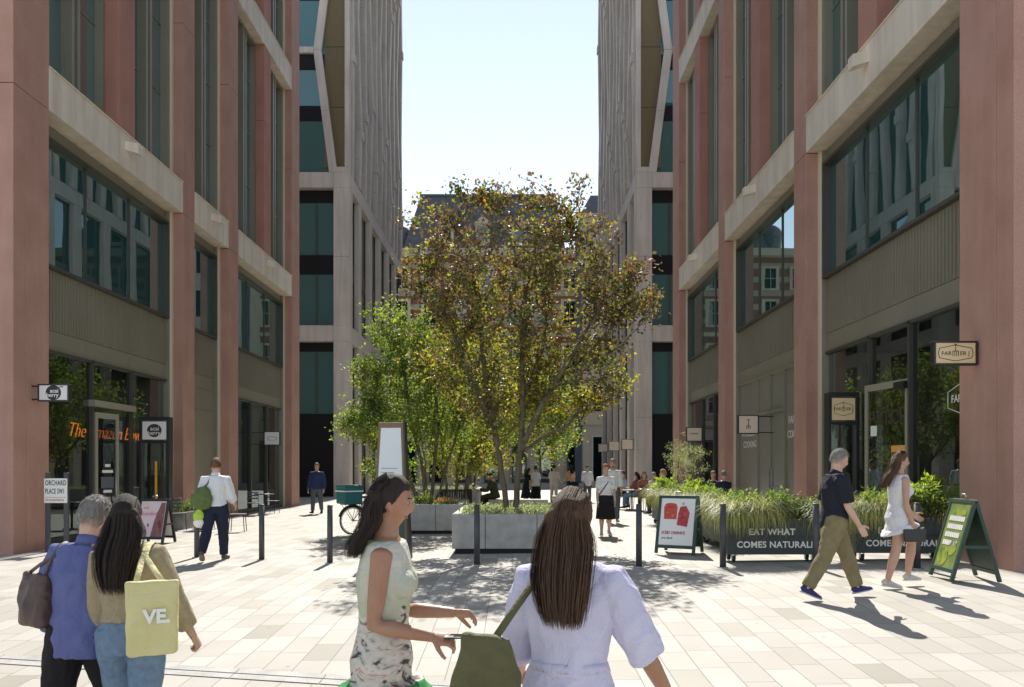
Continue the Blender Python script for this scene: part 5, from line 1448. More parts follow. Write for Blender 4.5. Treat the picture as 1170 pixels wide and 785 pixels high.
def dress(X, Y, W, D, where, seed, small=False):
    g = gz(X, Y)
    k = .8 if small else 1
    shrub(seed, W*.50, D*.9, .52, SH_, int(2300*k), loc=(X-W*.10, Y+D*.55, g+.64), label='bright green leafy shrub ' + where[0], group='plants in the wheeled planters')
    shrub(seed+1, W*.48, D*.95, .50, SHD, int(2300*k), .075, .034, loc=(X+W*.25, Y+D*.45, g+.62), label='darker green shrub spilling over the front, ' + where[0], group='plants in the wheeled planters', up=.1)
    grass(seed+2, W*.45, D*.6, int(1500*k), GR, .80, (X-W*.30, Y+D*.25, g+.66), 'pale striped grass drooping ' + where[1], 'plants in the wheeled planters')
W1, D1 = 1.56, .46
P1 = planter_box(W1, D1, True); X = 4.28; Y = 12.95
P1.location = (X, Y, gz(X)); P1['label'] = 'wheeled planter box with white lettering, to the left of the walking man'
dress(X, Y, W1, D1, ('in the lettered planter left of the walking man', 'from the lettered planter left of the walking man'), 101)
X2 = 6.40; p2 = again(P1, (X2, Y, gz(X2)), 0, 'wheeled planter box with white lettering, behind the woman in the white playsuit')
dress(X2, Y, W1, D1, ('in the lettered planter behind the white playsuit', 'from the lettered planter behind the white playsuit'), 111)
grass(131, .5, .3, 1300, GR, .85, (5.36, Y+.25, gz(5)+.58), 'pale striped grass filling the gap between the two lettered planters', 'plants in the wheeled planters')
shrub(140, .5, .4, .72, SHY, 700, .16, .055, label='yellow-green large-leaved shrub behind the lime A-board', loc=(6.75, Y+.25, gz(6.7)+.62), group='plants in the wheeled planters', up=.6)
grass(141, .35, .3, 500, [(.40,.35,.14),(.34,.30,.12)], .6, (7.12, Y+.2, gz(7)+.6), 'straw-coloured grass at the right end of the lettered planters', 'plants in the wheeled planters', (.6,-.6))
words4 = ['nearest to the red poster board', 'second from the red poster board', 'third from the red poster board', 'farthest from the red poster board']
for k in range(4):
    X = 3.95; Y0 = 15.1 + 2.0*k
    q = planter_box(W1, D1, False) if k == 0 else again(q0_, (0,0,0))
    if k == 0: q0_ = q
    q.location = (X, Y0 + W1/2, gz(X)); q.rotation_euler.z = -pi/2; q['label'] = 'plain wheeled planter box in the side row, ' + words4[k]
    g = gz(X); yc = Y0 + W1/2; xc = X + D1/2
    shrub(201+10*k, D1*1.0, W1*.8, .50, SH_ if k != 1 else SHY, 1900, loc=(xc, yc+.1, g+.64), label='leafy shrub in the side planter ' + words4[k], group='plants in the wheeled planters')
    grass(203+10*k, D1*.5, W1*.75, 1200, GR, .78, (X+.1, yc-.1, g+.66), 'pale striped grass in the side planter ' + words4[k], 'plants in the wheeled planters', (-1,-.2))
    if k in (1, 3): shrub(205+10*k, .4, .5, .62, SHY, 420, .17, .06, label='spiky lime-leaved plant in the side planter ' + words4[k], loc=(xc, yc-.2, g+.66), group='plants in the wheeled planters', up=.9)

# olive trees in pots
def olive(X, Y, H, lab, seed):
    g = gz(X); root = empty('olive_tree', (X, Y, g), 0, lab, 'tree', 'olive trees in pots on the terrace')
    b = MB(); b.tube([(0,0,.3),(.02,0,.7),(-.02,.01,1.1),(.0,0,H-.55)], [.035,.03,.026,.02], 8); b.build('trunk', M['bark'], root)
    lv = Leaves(seed); r = lv.r
    for _ in range(70):
        t = V3((r.gauss(0,.24), r.gauss(0,.24), H-.35 + r.gauss(0,.27)))
        for _ in range(20): lv.leaf(t + V3((r.gauss(0,.06), r.gauss(0,.06), r.gauss(0,.06))), (r.gauss(0,1), r.gauss(0,1), r.gauss(.4,1)), .07, .018, r.choice([(.30,.32,.24),(.20,.23,.15),(.13,.16,.09)]))
    lv.build('crown', M['leafgreen'], root)
    pot = empty('plant_pot', (X, Y, g), 0, 'dark pot of the olive tree ' + lab.split('olive tree ')[1], 'pot', 'pots of the olive trees')
    b = MB(); b.tube([(0,0,0),(0,0,.42)], [.20,.27], 20); b.build('pot_body', M['charcoal'], pot)
    b = MB(); b.tube([(0,0,.39),(0,0,.45)], [.285,.285], 20); b.build('pot_rim', M['charcoal'], pot)
olive(6.55, 31.5, 2.35, 'thin grey olive tree near the pier at the far end of the terrace', 301)
olive(5.9, 26.0, 2.15, 'fuller grey olive tree beside the pair in navy', 302)

# ------------------------------------------------------------------ bicycle
def bicycle():
    X, Y = -4.05, 19.7; root = empty('bicycle', (X, Y, gz(X)), radians(38), 'black delivery bicycle with a teal box on its rack, parked left of the totem', 'bicycle')
    R = .34; wb2 = 1.04
    for x in (0, wb2):
        b = MB(); n = 28
        pts = [(x + R*cos(2*pi*k/n), 0, R + R*sin(2*pi*k/n)) for k in range(n+1)]
        b.tube(pts, .021, 8); w = b.build('wheel', M['rubber'], root)
        b = MB(); b.tube([(x + (R-.035)*cos(2*pi*k/n), 0, R + (R-.035)*sin(2*pi*k/n)) for k in range(n+1)], .010, 6); b.build('rim', M['steel'], w)
        b = MB()
        for k in range(20):
            a = 2*pi*k/20; b.tube([(x, .02*(1 if k % 2 else -1), R), (x + (R-.03)*cos(a+.2), 0, R + (R-.03)*sin(a+.2))], .0022, 4)
        b.tube([(x,-.05,R),(x,.05,R)], .022, 10, ref=(1,0,0)); b.build('spokes', M['steel'], w)
        b = MB(); b.tube([(x + (R+.035)*cos(a), 0, R + (R+.035)*sin(a)) for a in [radians(t) for t in range(20, 175, 12)]], [(.012,.03)]*13, 8, ref=(0,1,0)); b.build('mudguard', M['black'], w)
    b = MB(); rr = .018
    st, hd, bb, re, fr = (.36,0,.72), (.86,0,.78), (.46,0,.30), (0,0,R), (wb2,0,R)
    for p, q, r in ((bb,st,rr),(bb,hd,rr*1.2),(st,(.84,0,.86),rr),(bb,re,.011),(st,re,.010),((.83,0,.92),(.90,0,.62),.022),((.90,0,.62),fr,.014),(st,(.33,0,.88),.014)): b.tube([p,q], r, 8)
    b.build('frame', M['charcoal'], root)
    b = MB(); b.tube([(.20,0,.91),(.30,0,.92),(.46,0,.915)], [(.085,.025),(.07,.03),(.02,.02)], 10, ref=(0,1,0)); b.build('saddle', M['black'], root)
    b = MB(); b.tube([(.83,0,.92),(.82,0,1.05)], .012, 6); b.tube([(.70,-.30,1.06),(.80,-.2,1.08),(.82,0,1.05),(.80,.2,1.08),(.70,.30,1.06)], .012, 8); b.build('handlebar', M['black'], root)
    b = MB(); b.tube([(.46,-.05,.30),(.46,.05,.30)], .085, 18, ref=(1,0,0)); b.tube([(.46,.06,.30),(.56,.06,.17)], .01, 6); b.tube([(.46,-.06,.30),(.36,-.06,.43)], .01, 6); b.box(.52,.62,.06,.15,.155,.18); b.box(.31,.41,-.15,-.06,.42,.445); b.build('crank', M['steel'], root)
    b = MB(); b.box(-.28,.22,-.13,.13,.74,.76)
    for p in ((-.25,.1),(-.25,-.1),(.15,.1),(.15,-.1)): b.tube([(p[0],p[1],.74),(0,p[1]*.5,R)], .007, 6)
    b.build('rack', M['black'], root)
    box = empty('delivery_box', (X, Y, gz(X)+.762), radians(38), 'teal fabric delivery box on the bicycle rack', 'delivery box')
    b = MB(); b.box(-.34,.16,-.24,.24,0,.44); b.build('box_body', M['teal'], box, .03)
    b = MB(); b.box(-.35,.17,-.25,.25,.40,.47); b.build('lid', M['teal'], box, .02)
    b = MB(); b.box(-.352,.172,-.253,.253,.30,.33); b.build('strap', M['white'], box)
bicycle()

# ------------------------------------------------------------------ cafe furniture
def chair(m, seatm):
    root = empty('cafe_chair', (0,0,0), 0, 'x', 'chair')
    for sx_, sy in ((-1,-1),(1,-1),(-1,1),(1,1)):
        b = MB(); b.tube([(sx_*.19, sy*.20, 0), (sx_*.17, sy*.17, .46)], .012, 6); b.build('leg', m, root)
    b = MB(); b.box(-.20,.20,-.20,.20,.455,.48); b.build('seat', seatm, root, .008)
    b = MB(); b.tube([(-.17,.18,.46),(-.175,.24,.88),(.175,.24,.88),(.17,.18,.46)], .011, 6)
    for z in (.62,.72,.82): b.box(-.165,.165,.205+(z-.46)*.13,.222+(z-.46)*.13,z-.025,z+.025)
    b.build('backrest', m, root)
    return root
def table(m, topm, R=.36, H=.76):
    root = empty('cafe_table', (0,0,0), 0, 'x', 'table')
    b = MB(); b.tube([(0,0,H-.025),(0,0,H)], [R,R], 28); b.build('tabletop', topm, root)
    b = MB(); b.tube([(0,0,.03),(0,0,H-.025)], .03, 10); b.build('pedestal', m, root)
    b = MB(); b.tube([(0,0,0),(0,0,.03)], [.24,.22], 20); b.build('base', m, root)
    return root
CH = chair(M['charcoal'], M['charcoal']); CW = chair(M['black'], M['white']); TB = table(M['charcoal'], M['charcoal']); TW = table(M['black'], M['white'], .40)
GC = 'dark cafe chairs outside the left shop'
seats = [(CH,(-9.3,21.7),40,'dark metal chair closest to the pink poster board',GC),(CH,(-8.85,22.6),-150,'dark metal chair on the far side of the left cafe table',GC),
         (CH,(-7.35,20.9),100,'dark metal chair right beside the white-shirted man',GC),(CH,(-9.35,28.2),20,'dark chair nearest the bistro table under the cloud sign',GC),(CH,(-9.2,29.9),170,'dark chair behind the bistro table under the cloud sign',GC)]
tabs = [(TB,(-8.55,21.9),'dark round table by the left shop window'),(TB,(-9.25,29.1),'dark bistro table under the white cloud sign')]
GT = 'white cafe tables on the terrace'; GCW = 'white-seated chairs on the terrace'
tabs += [(TW,(4.35,29.2),'white round table in front of the seated man in the pale blue shirt'),(TW,(5.25,28.6),'white round table between the seated women'),(TW,(6.1,24.8),'white round table of the pair in navy')]
used = set()
for src, (x, y), rz, lab, gr in seats:
    o = src if src not in used else copy_tree(src); used.add(src)
    o.location = (x, y, gz(x)); o.rotation_euler.z = radians(rz); o['label'] = lab; o['group'] = gr
for src, (x, y), lab in tabs:
    o = src if src not in used else copy_tree(src); used.add(src)
    o.location = (x, y, gz(x)); o['label'] = lab; o['group'] = GT if src is TW else 'dark cafe tables outside the left shops'
# planting trough behind the left table
X, Y = -9.45, 22.6; t = empty('plant_trough', (X, Y, gz(X)), 0, 'low grey trough of plants behind the left cafe table', 'planter')
b = MB(); b.box(-.25,.25,-.7,.7,0,.48); b.build('box', M['granite'], t, .01)
b = MB(); b.box(-.21,.21,-.66,.66,.481,.49); b.build('soil', M['soil'], t)
shrub(321, .4, 1.2, .30, SHD, 900, .06, .03, label='low dark hedge plants in the trough behind the left cafe table', loc=(X, Y, gz(X)+.47))
# ------------------------------------------------------------------ people in the square
def patterned():
    m = bpy.data.materials.new('printed_skirt'); m.use_nodes = True
    nt = m.node_tree; N = nt.nodes; L = nt.links; b = N['Principled BSDF']; b.inputs['Roughness'].default_value = .8
    tc = N.new('ShaderNodeTexCoord'); mp = N.new('ShaderNodeMapping'); mp.inputs['Scale'].default_value = (1,1,1.9); L.new(tc.outputs['Object'], mp.inputs[0])
    n = N.new('ShaderNodeTexNoise'); n.inputs['Scale'].default_value = 11; n.inputs['Detail'].default_value = 6; n.inputs['Distortion'].default_value = 1.2; L.new(mp.outputs[0], n.inputs[0])
    r = N.new('ShaderNodeValToRGB'); e = r.color_ramp; e.elements[0].position = .36; e.elements[0].color = (.05,.05,.045,1); e.elements[1].position = .46; e.elements[1].color = (.50,.46,.40,1)
    q = e.elements.new(.62); q.color = (.62,.58,.52,1); q = e.elements.new(.68); q.color = (.45,.22,.17,1); q = e.elements.new(.74); q.color = (.60,.56,.50,1)
    L.new(n.outputs['Fac'], r.inputs[0])
    s = N.new('ShaderNodeSeparateXYZ'); L.new(tc.outputs['Object'], s.inputs[0])
    g = N.new('ShaderNodeMath'); g.operation = 'LESS_THAN'; g.inputs[1].default_value = .80; L.new(s.outputs['Z'], g.inputs[0])
    mx = N.new('ShaderNodeMix'); mx.data_type = 'RGBA'; L.new(g.outputs[0], mx.inputs[0]); L.new(r.outputs[0], mx.inputs[6]); mx.inputs[7].default_value = (.02,.22,.05,1)
    L.new(mx.outputs[2], b.inputs['Base Color']); return m
def XP(p, d): return (p-588)*d/900
BLUE = cloth('blue_jacket', (.105,.125,.30), (.13,.15,.34), 6); BLK = cloth('black_cloth', (.018,.016,.017)); BEI = cloth('beige_knit', (.38,.31,.20), (.32,.26,.17), 60); JEAN = cloth('denim', (.13,.20,.30), (.18,.26,.36), 25)
LIL = cloth('lilac_cotton', (.56,.54,.70), (.62,.60,.75), 5); NAVY = cloth('navy_pique', (.018,.020,.032)); KHA = cloth('khaki_cotton', (.20,.165,.085), (.235,.195,.11), 12); WHT = cloth('white_cotton', (.68,.68,.70), (.74,.74,.76), 5)
NVT = cloth('navy_wool', (.022,.026,.05)); MINT = cloth('cream_green_top', (.62,.60,.54), (.42,.47,.30), 3); RED_ = cloth('red_shirt', (.35,.04,.05)); GRYJ = cloth('grey_jeans', (.10,.12,.14)); PBL = cloth('pale_blue_cotton', (.38,.46,.60))
TAN = cloth('tan_cotton', (.50,.30,.18)); GRN = cloth('olive_suit', (.05,.045,.025)); CRM = cloth('cream_cotton', (.60,.55,.45))
LEA = mat('brown_leather', (.055,.03,.022), .5, (.09,.05,.04), 10, bump=.5, bscale=18); SK1 = (.50,.31,.22); SK2 = (.38,.21,.13); SK3 = (.56,.37,.28)
DKH = (.020,.013,.010); BRH = (.06,.032,.018); GRH = (.21,.195,.175)

def bag_shape(name, W, H, D, m, loc, rz, label, cat='bag', straps=None, fold=.008, soft=.75, seed=1, lettering=None, taper=0):
    root = empty(name, loc, rz, label, cat)
    b = MB(); n = 28; vs = []
    def ring(z, w, d):
        out = []
        for k in range(n):
            a = 2*pi*k/n; c, s = cos(a), sin(a); e = .45
            out.append(V3((w*abs(c)**e*(1 if c >= 0 else -1), d*abs(s)**e*(1 if s >= 0 else -1), z)))
        return out
    zs = [0, .02, .2, .5, .8, 1.0]
    rings = [ring(z*H, W/2*(1-.06*(1-z)-taper*z*z if z > .01 else .86), D/2*(1.0 - soft*z**2 if z > .01 else .8)) for z in zs]
    for r_ in rings: vs += r_
    fs = [(i*n+k, i*n+(k+1)%n, (i+1)*n+(k+1)%n, (i+1)*n+k) for i in range(len(zs)-1) for k in range(n)] + [tuple(reversed(range(n))), tuple((len(zs)-1)*n+k for k in range(n))]
    b.add(vs, fs); q = remesh(b, .008, 3, fold, (7,7,6), seed); q.build('bag_body', m, root)
    if straps:
        s = MB()
        for pts, w in straps: s.tube(pts, [(w, .004)]*len(pts), 8, ref=(1,0,0))
        s.build('strap', m, root)
    if lettering: text(*lettering[:2], root, lettering[2], WHITEL, bold=.004)
    return root

def sling(root, J, side, atts, w, m, inn=.03):
    s = 1 if side == 'R' else -1
    sh = J[side+'sh']; W = J['W']
    L = [W @ (sh + V3(q)) for q in ((-s*inn,-.105,.0),(-s*inn,-.055,.052),(-s*inn,0,.066),(-s*inn,.06,.045),(-s*inn,.09,-.03))]
    inv = Matrix.Rotation(-root.rotation_euler.z, 3, 'Z'); rel = lambda v: inv @ (v - root.location)
    b = MB()
    for i, a in enumerate(atts):
        o = V3((s*.012*i, 0, .003*i)); top = [rel(v) + o for v in L]
        b.tube([V3(a), V3(a).lerp(top[0], .5) + V3((0,-.01,0))] + top, [(w, .004)]*7, 8, ref=(1,0,0))
    b.build('strap', m, root)
# couple with their backs to us, lower left
JM = person(XP(95,4.6), 4.6, -4, 'grey-haired man in a blue jacket and black trousers, seen from behind', H=1.67, skinc=SK3, lean=4, side=2, head=(6,4,7),
       legR=(14,3,12), legL=(-12,4,26), armR=(4,10,16,8), armL=(-4,16,40,-6), top=dict(mat=BLUE, lo=-.085, sleeve=1.98, name='jacket', inf=.018, loose=.012, fold=.011), bottom=dict(mat=BLK, loose=.010, fold=.010), collar=BLUE,
       hair=('thin', GRH), shoes=((.03,.025,.02),(.02,.02,.02)), vox=.009, handL='grip')
JW = person(XP(150,4.45), 4.45, 3, 'long-haired woman in a beige knit top and blue jeans, seen from behind', H=1.66, female=True, skinc=SK1, lean=3, side=-3, head=(4,-6,-5),
       legR=(-10,3,20), legL=(15,3,12), armR=(2,20,18,-8), armL=(8,6,20,10), top=dict(mat=BEI, lo=.045, sleeve=1.75, name='sweater', inf=.016, loose=.011, fold=.010), bottom=dict(mat=JEAN, hi=.085, loose=.006, name='jeans'),
       hair=('long', DKH, .40, (0,0,0), 700), shoes=((.6,.6,.6),(.7,.7,.7)), vox=.009, handR='grip')
TOTE = bag_shape('tote_bag', .26, .39, .11, mat('yellow_canvas', (.60,.54,.25), .8, (.66,.60,.31), 7, bump2=.6, b2scale=7, bump=.3, bscale=60), (XP(174,4.22), 4.22, 1.6-212*4.22/900), radians(22), 'pale yellow canvas tote bag with white letters',
       'tote bag', seed=3, lettering=('VE.', .10, (.025,-.0535,.205)), soft=.6)
sling(TOTE, JW, 'R', [(-.08,-.02,.37),(.06,-.02,.37)], .016, TOTE.children[0].data.materials[0])
MB_ = bag_shape('shoulder_bag', .27, .30, .13, LEA, (XP(44,4.62), 4.60, 1.6-178*4.62/900), radians(-30), 'crumpled brown leather shoulder bag at the side of the man in the blue jacket', fold=.020, seed=5, taper=.2)
sling(MB_, JM, 'L', [(-.09,0,.29),(.09,0,.29)], .012, LEA)

# woman in profile shading her eyes
JG = person(XP(437,3.7), 3.7, -88, 'woman in cream sleeveless top and black-white printed skirt, in profile', H=1.78, female=True, skinc=SK2, lean=2, head=(6,-10,0),
       legR=(14,2,6), legL=(-14,2,22), armR=(-6,5,84,6), armL=(10,6,78,14), handR='hold', handL='hold', top=dict(mat=MINT, lo=.10, sleeve=0, name='sleeveless_top', inf=.010, fold=.006), bottom=dict(mat=patterned(), hi=.135, skirt=(.68,.30), name='skirt', fold=.010),
       hair=('long', DKH, .25, (0,.02,.0), 800, 1), shoes=((.5,.45,.4),(.4,.4,.4)), vox=.008)
W = JG['W']; p = W @ (JG['Rwr'] + JG['Rfa']*.10)
ph = empty('phone', p + V3((.03,0,.02)), 0, 'dark phone in the hand of the woman in the printed skirt', 'phone'); b = MB(); b.box(-.07,.07,-.037,.037,-.004,.004); b.build('phone_body', M['black'], ph, .002); b = MB(); b.box(-.066,.066,-.034,.034,.0041,.0046); b.build('screen', M['glassdk'], ph)

# woman in lilac, back to us
JL = person(XP(650,3.02), 3.02, -14, 'woman in a pale lilac dress with long brown hair, back turned', H=1.70, female=True, skinc=SK2, lean=4, head=(4,12,3),
       legR=(-8,3,18), legL=(14,3,8), armR=(8,25,14,-10), armL=(10,13,44,-2), handL='grip', top=dict(mat=LIL, lo=.055, sleeve=1.12, name='dress_top', inf=.012, loose=.014, fold=.013), bottom=dict(mat=LIL, hi=.075, skirt=(.62,.30), name='skirt', fold=.010, inf=.012), belt=LIL,
       hair=('long', BRH, .36, (.02,-.03,0), 900), shoes=((.5,.45,.4),(.4,.4,.4)), vox=.008)
LB = bag_shape('shoulder_bag', .27, .33, .14, mat('olive_canvas', (.085,.08,.03), .8, (.12,.11,.045), 8, bump=.4, bscale=50), (XP(556,2.88), 2.86, .66), radians(-18), 'slouchy olive canvas shoulder bag hanging beside the woman in lilac', fold=.020, seed=8, soft=.8, taper=.32)
sling(LB, JL, 'L', [(.03,0,.32)], .016, LB.children[0].data.materials[0])

# pair walking to the right
JN = person(XP(953,9.5), 9.5, -92, 'grey-haired man in a navy polo shirt and khaki trousers, striding to the right', H=1.83, skinc=SK3, lean=3, head=(14,-8,0), legR=(-19,2,10), legL=(24,2,6), armR=(10,6,22,6), armL=(-14,6,14,4),
       top=dict(mat=NAVY, lo=-.055, sleeve=.86, name='polo_shirt', inf=.016, loose=.015, fold=.008), bottom=dict(mat=KHA, loose=.012, fold=.009), collar=NAVY, hair=('thin', GRH), shoes=((.05,.05,.16),(.5,.5,.52)), vox=.010)
JP = person(XP(1026,10.2), 10.2, -90, 'brown-haired woman in a short white playsuit, walking to the right', H=1.77, female=True, skinc=SK1, lean=2, head=(3,0,0), legR=(-10,2,6), legL=(32,2,38), armR=(-2,8,20,6), armL=(12,6,40,8),
       top=dict(mat=WHT, lo=.04, sleeve=0, name='playsuit_top', inf=.010, fold=.006), bottom=dict(mat=WHT, hi=.085, full=.30, skirt=(.74,.06), name='skirt', fold=.008), hair=('long', (.075,.04,.022), .34, (0,-.02,0), 380), shoes=((.55,.53,.5),(.7,.68,.65)), vox=.010, handR='grip')
p = JP['W'] @ (JP['Rwr'] + JP['Rfa']*.12)
bag_shape('clutch_bag', .30, .16, .05, M['black'], p + V3((-.02,-.03,-.12)), radians(4), 'black and white clutch bag in the hand of the woman in the white playsuit', fold=.002, soft=.3, seed=11)

# man with green bag
JS = person(XP(246,14.2), 14.2, 6, 'man in white shirt and navy trousers walking away past the bollards', H=1.86, skinc=SK3, lean=2, head=(4,0,0), legR=(12,2,8), legL=(-14,3,22), armR=(12,12,42,4), armL=(6,14,20,6),
       top=dict(mat=WHT, lo=.005, sleeve=1.45, inf=.014, loose=.013, fold=.009), bottom=dict(mat=NVT, hi=.045, loose=.010, fold=.007), belt=M['black'], collar=WHT, hair=('short', (.11,.06,.03)), shoes=((.14,.10,.07),(.3,.25,.2)), vox=.012)
W = JS['W']; T = JS['T']
GBAG = mat('green_canvas', (.085,.125,.035), .8, (.11,.16,.05), 9, bump=.4, bscale=50)
o = empty('sling_bag', W @ (T(-.10,-.095,.085)), radians(6), 'round green canvas bag on the back of the man in the white shirt', 'bag')
b = MB(); b.ell((0,0,-.03), (.19,.11,.17)); b.ell((.02,0,.07), (.13,.09,.13)); q = remesh(b, .012, 3, .03, (5,5,7), 4); q.build('bag_body', GBAG, o)
b = MB(); R0 = V3(o.location); rel = lambda v: Matrix.Rotation(radians(-6), 3, 'Z') @ ((W @ v) - R0)
b.tube([rel(T(-.10,-.10,.17)), rel(T(-.055,-.078,.22)), rel(T(-.035,-.062,.272)), rel(T(-.04,-.02,.312)), rel(T(-.03,.04,.295))], [(.016,.005)]*5, 8, ref=(1,0,0)); b.build('strap', GBAG, o)
LIME = mat('lime_fabric', (.45,.62,.05), .6, (.38,.55,.05), 10)
o = empty('lime_pouch', W @ (T(-.135,-.06,-.085)), 0, 'lime and white drawstring pouch hanging below the green bag', 'pouch'); b = MB(); b.ell((0,0,-.01), (.09,.07,.13)); b.ell((.02,0,.10), (.04,.04,.06)); q = remesh(b, .010, 2, .02, (7,7,9), 6); q.build('pouch_body', LIME, o); b = MB(); b.ell((0,0,-.13), (.10,.07,.08)); b = remesh(b, .010, 2, .016, (8,8,8), 9); b.build('lower_pocket', M['white'], o)

# people beyond
person(XP(362,29.2), 29.2, 178, 'man in dark blue jacket, red shirt and grey jeans near the left tower', H=1.88, skinc=SK3, head=(6,0,0), legR=(10,2,4), legL=(-8,2,12), armR=(4,14,12,4), armL=(2,14,14,4),
       top=dict(mat=cloth('blue_anorak', (.03,.045,.12)), lo=-.05, sleeve=1.96, name='jacket', inf=.02, loose=.014, front=RED_), bottom=dict(mat=GRYJ), hair=('short', (.16,.10,.06)), shoes=((.02,.02,.02),(.02,.02,.02)), vox=.016)
J9 = person(XP(692,18.3), 18.3, 182, 'red-haired woman in white T-shirt and long black skirt, walking towards us', H=1.68, female=True, skinc=SK3, head=(2,-12,0), legR=(9,2,4), legL=(-9,2,12), armR=(0,8,14,2), armL=(4,9,16,4),
       top=dict(mat=WHT, lo=.035, sleeve=.8, name='t_shirt', loose=.012, inf=.014), bottom=dict(mat=BLK, hi=.08, skirt=(.40,.16), name='skirt'), hair=('bun', (.20,.055,.025)), shoes=((.65,.63,.6),(.7,.7,.7)), vox=.014)
b = MB(); T = J9['T']; b.tube([T(-.035,-.05,.305),T(-.05,.02,.302),T(-.02,.078,.21),T(.04,.083,.13),T(.085,.05,.06),T(.10,.0,.03)], [(.012,.005)]*6, 8, ref=(0,0,1)); b.build('strap', NAVY, J9['root'])
person(XP(700,22.6), 22.6, 176, 'bearded man in white shirt and grey trousers behind the red-haired woman', H=1.83, skinc=SK3, head=(2,10,0), legR=(-8,2,12), legL=(11,2,5), armR=(2,9,30,8), armL=(0,9,12,2),
       top=dict(mat=WHT, lo=-.06, sleeve=1.4, loose=.012), bottom=dict(mat=GRYJ), hair=('short', (.20,.13,.08)), beard=True, shoes=((.5,.5,.5),(.6,.6,.6)), vox=.016)
def bg(p, d, rot, label, **k):
    k.setdefault('vox', .02); k.setdefault('H', 1.72)
    return person(XP(p, d), d, rot, label, **k)
ws = dict(mat=WHT, sleeve=.85, loose=.012, inf=.014)
bg(612, 35, 20, 'curly-haired woman in white blouse and long black skirt behind the planter', female=True, H=1.70, top=ws, bottom=dict(mat=BLK, hi=.085, skirt=(.15,.3), name='skirt'), hair=('curly', BRH))
bg(601, 34.2, -60, 'dark-haired woman in a black dress, next to the woman in the white blouse', female=True, H=1.62, lean=12, top=dict(mat=BLK, sleeve=.7, lo=.03), bottom=dict(mat=BLK, hi=.085, skirt=(.3,.5), name='skirt'), hair=('long', DKH, .25, (0,0,0), 120))
bg(633, 36, -35, 'person with a dark top-knot in cream T-shirt and cream trousers', H=1.74, top=dict(mat=CRM, sleeve=.9, loose=.014, inf=.016), bottom=dict(mat=CRM), hair=('bun', DKH), armR=(10,8,50,6))
bg(652, 36.6, 25, 'long-haired woman in tan top and dark trousers, standing far off', female=True, H=1.74, top=dict(mat=TAN, sleeve=.9, lo=.0), bottom=dict(mat=NAVY, hi=.06), hair=('long', DKH, .30, (0,0,0), 160), armL=(10,10,60,10))
bag_shape('shoulder_bag', .34, .36, .16, BLK, (XP(657,36.4), 36.35, .62), 0, 'black bag on the back of the woman in the tan top', seed=21, soft=.4)
bg(671, 36, 190, 'person in loose white shirt and grey trousers, standing alone far off', H=1.70, top=dict(mat=WHT, sleeve=1.3, loose=.02, inf=.02, lo=-.08), bottom=dict(mat=GRYJ), hair=('short', DKH), legR=(8,3,4))
def seated(p, d, rot, label, clabel, src=CW, **k):
    X = XP(p, d); g = gz(X)
    c = src if src not in used else copy_tree(src); used.add(src)
    c.location = (X, d, g); c.rotation_euler.z = radians(rot) + pi*0; c['label'] = clabel; c['group'] = GCW
    k.setdefault('vox', .018)
    return person(X, d, rot, label, seat=.47, legR=(84,6,84), legL=(82,6,80), armR=k.pop('armR',(30,8,60,20)), armL=k.pop('armL',(32,8,58,20)), **k)
# the chair faces +y like its sitter
seated(712, 30.0, 100, 'seated man in a pale blue shirt at the white table', 'white-seated chair of the man in the pale blue shirt', H=1.80, skinc=SK3, top=dict(mat=PBL, sleeve=1.3), bottom=dict(mat=NVT), hair=('short', (.10,.05,.03)))
seated(727.5, 29.3, 60, 'seated woman with long dark hair and a patterned brown top', 'white-seated chair of the dark-haired woman in brown', H=1.74, female=True, top=dict(mat=cloth('brown_top', (.20,.10,.07)), sleeve=1), bottom=dict(mat=JEAN, hi=.06), hair=('long', DKH, .24, (0,0,0), 120))
seated(736, 28.6, 170, 'seated woman with light brown hair in a rust top', 'white-seated chair of the woman in rust', H=1.76, female=True, top=dict(mat=cloth('rust_top', (.30,.13,.08)), sleeve=1), bottom=dict(mat=BLK, hi=.06), hair=('long', (.15,.08,.04), .22, (0,0,0), 120))
seated(746.5, 28.0, -60, 'seated grey-haired person in a pale shirt', 'white-seated chair of the grey-haired person', H=1.70, top=dict(mat=CRM, sleeve=.9), bottom=dict(mat=GRYJ), hair=('short', GRH))
seated(758, 26.2, 80, 'seated person with tousled fair hair and a white shirt, above the side planters', 'white-seated chair of the person with fair hair', H=1.86, skinc=SK3, top=ws, bottom=dict(mat=NVT), hair=('curly', (.24,.15,.08)))
seated(787, 26.8, 130, 'seated person in a grey printed shirt beside the olive tree', 'white-seated chair of the person beside the olive tree', H=1.74, top=dict(mat=cloth('grey_print', (.30,.29,.30), (.12,.12,.14), 40), sleeve=.9), bottom=dict(mat=NVT), hair=('short', DKH))
seated(815, 24.4, 165, 'seated person in a navy jumper facing us, left of the navy pair', 'white-seated chair of the person facing us in navy', H=1.78, skinc=SK3, top=dict(mat=NAVY, sleeve=1.9), bottom=dict(mat=BLK), hair=('short', (.16,.09,.05)))
seated(827, 23.6, 15, 'seated man in a navy suit with his back to us, right of the navy pair', 'white-seated chair of the man in the navy suit', H=1.80, skinc=SK3, top=dict(mat=NVT, sleeve=1.95, name='suit_jacket', inf=.018, loose=.012), bottom=dict(mat=NVT), hair=('thin', (.14,.11,.09)))
X = XP(566, 27.4)
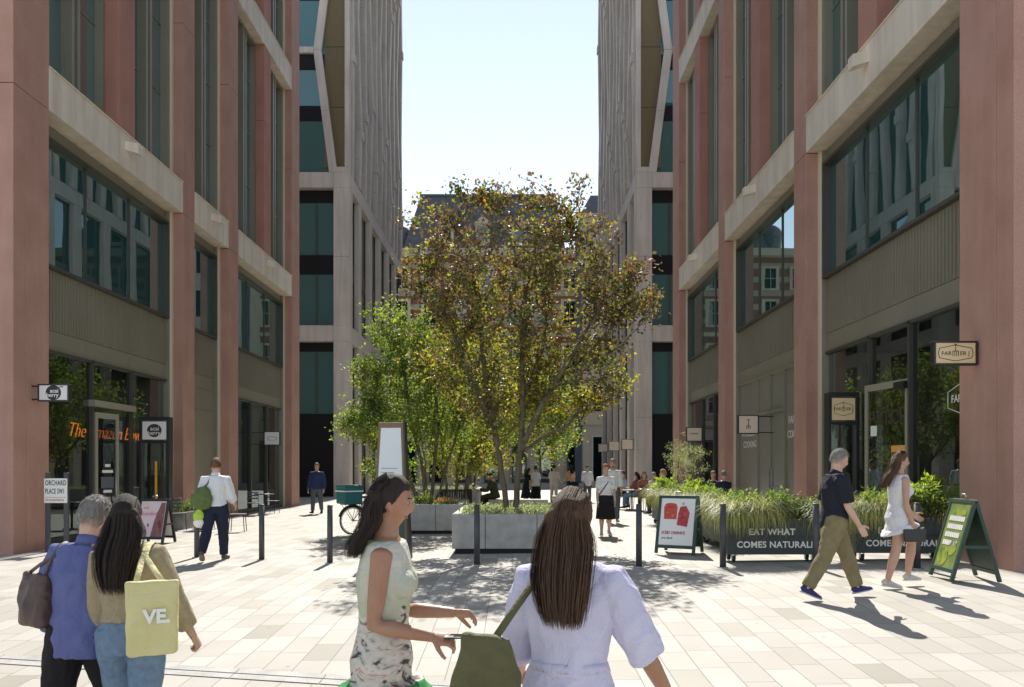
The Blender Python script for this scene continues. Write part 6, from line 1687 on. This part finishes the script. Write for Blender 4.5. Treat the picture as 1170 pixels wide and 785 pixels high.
person(X, 27.35, 88, 'man in dark olive suit sitting on a stone bench', H=1.80, skinc=SK2, seat=.53, lean=14, head=(18,0,0), legR=(60,4,36), legL=(84,5,88), armR=(34,8,50,10), armL=(30,8,60,20), top=dict(mat=GRN, sleeve=1.95, name='jacket', inf=.018, loose=.012), bottom=dict(mat=GRN), hair=('short', DKH), vox=.018)

# ------------------------------------------------------------------ light, sky, camera
EL, AZ = radians(45.5), radians(-.2)
w = bpy.data.worlds.new('World'); SC.world = w; w.use_nodes = True
nt = w.node_tree; bgn = nt.nodes['Background']
sky = nt.nodes.new('ShaderNodeTexSky'); sky.sky_type = 'NISHITA'; sky.sun_disc = False; sky.sun_elevation = EL; sky.sun_rotation = AZ
sky.air_density = 1.0; sky.dust_density = .0; sky.ozone_density = 1.0; sky.altitude = 50
hsv = nt.nodes.new('ShaderNodeHueSaturation'); hsv.inputs['Saturation'].default_value = .58; hsv.inputs['Value'].default_value = .465
nt.links.new(sky.outputs[0], hsv.inputs['Color']); nt.links.new(hsv.outputs[0], bgn.inputs[0]); bgn.inputs[1].default_value = .15
sl = bpy.data.lights.new('sun', 'SUN'); sl.energy = 2.6; sl.angle = radians(.5); sl.color = (1, .955, .88)
so = bpy.data.objects.new('sun', sl); COL.objects.link(so)
d = V3((-sin(AZ)*cos(EL), -cos(AZ)*cos(EL), -sin(EL)))
so.rotation_euler = d.to_track_quat('-Z', 'Y').to_euler(); so.location = (0, 40, 60)
cam = bpy.data.cameras.new('camera'); co = bpy.data.objects.new('camera', cam); COL.objects.link(co)
co.location = (0, 0, 1.6); co.rotation_euler = (pi/2, 0, 0)
cam.sensor_width = 36; cam.lens = 36*900/1170; cam.shift_x = -3/1170; cam.shift_y = (535-392.5)/1170
cam.clip_start = .05; cam.clip_end = 2000
SC.camera = co
vs = SC.view_settings; vs.view_transform = 'Standard'; vs.look = 'None'; vs.gamma = 1; vs.use_curve_mapping = False; vs.exposure = 1.62
SC.render.resolution_x = 1024; SC.render.resolution_y = 687
cy = SC.cycles; cy.max_bounces = 10; cy.diffuse_bounces = 5; cy.glossy_bounces = 5; cy.transparent_max_bounces = 16; cy.transmission_bounces = 4; cy.caustics_reflective = False; cy.caustics_refractive = False
cy.sample_clamp_indirect = 6; cy.use_denoising = True
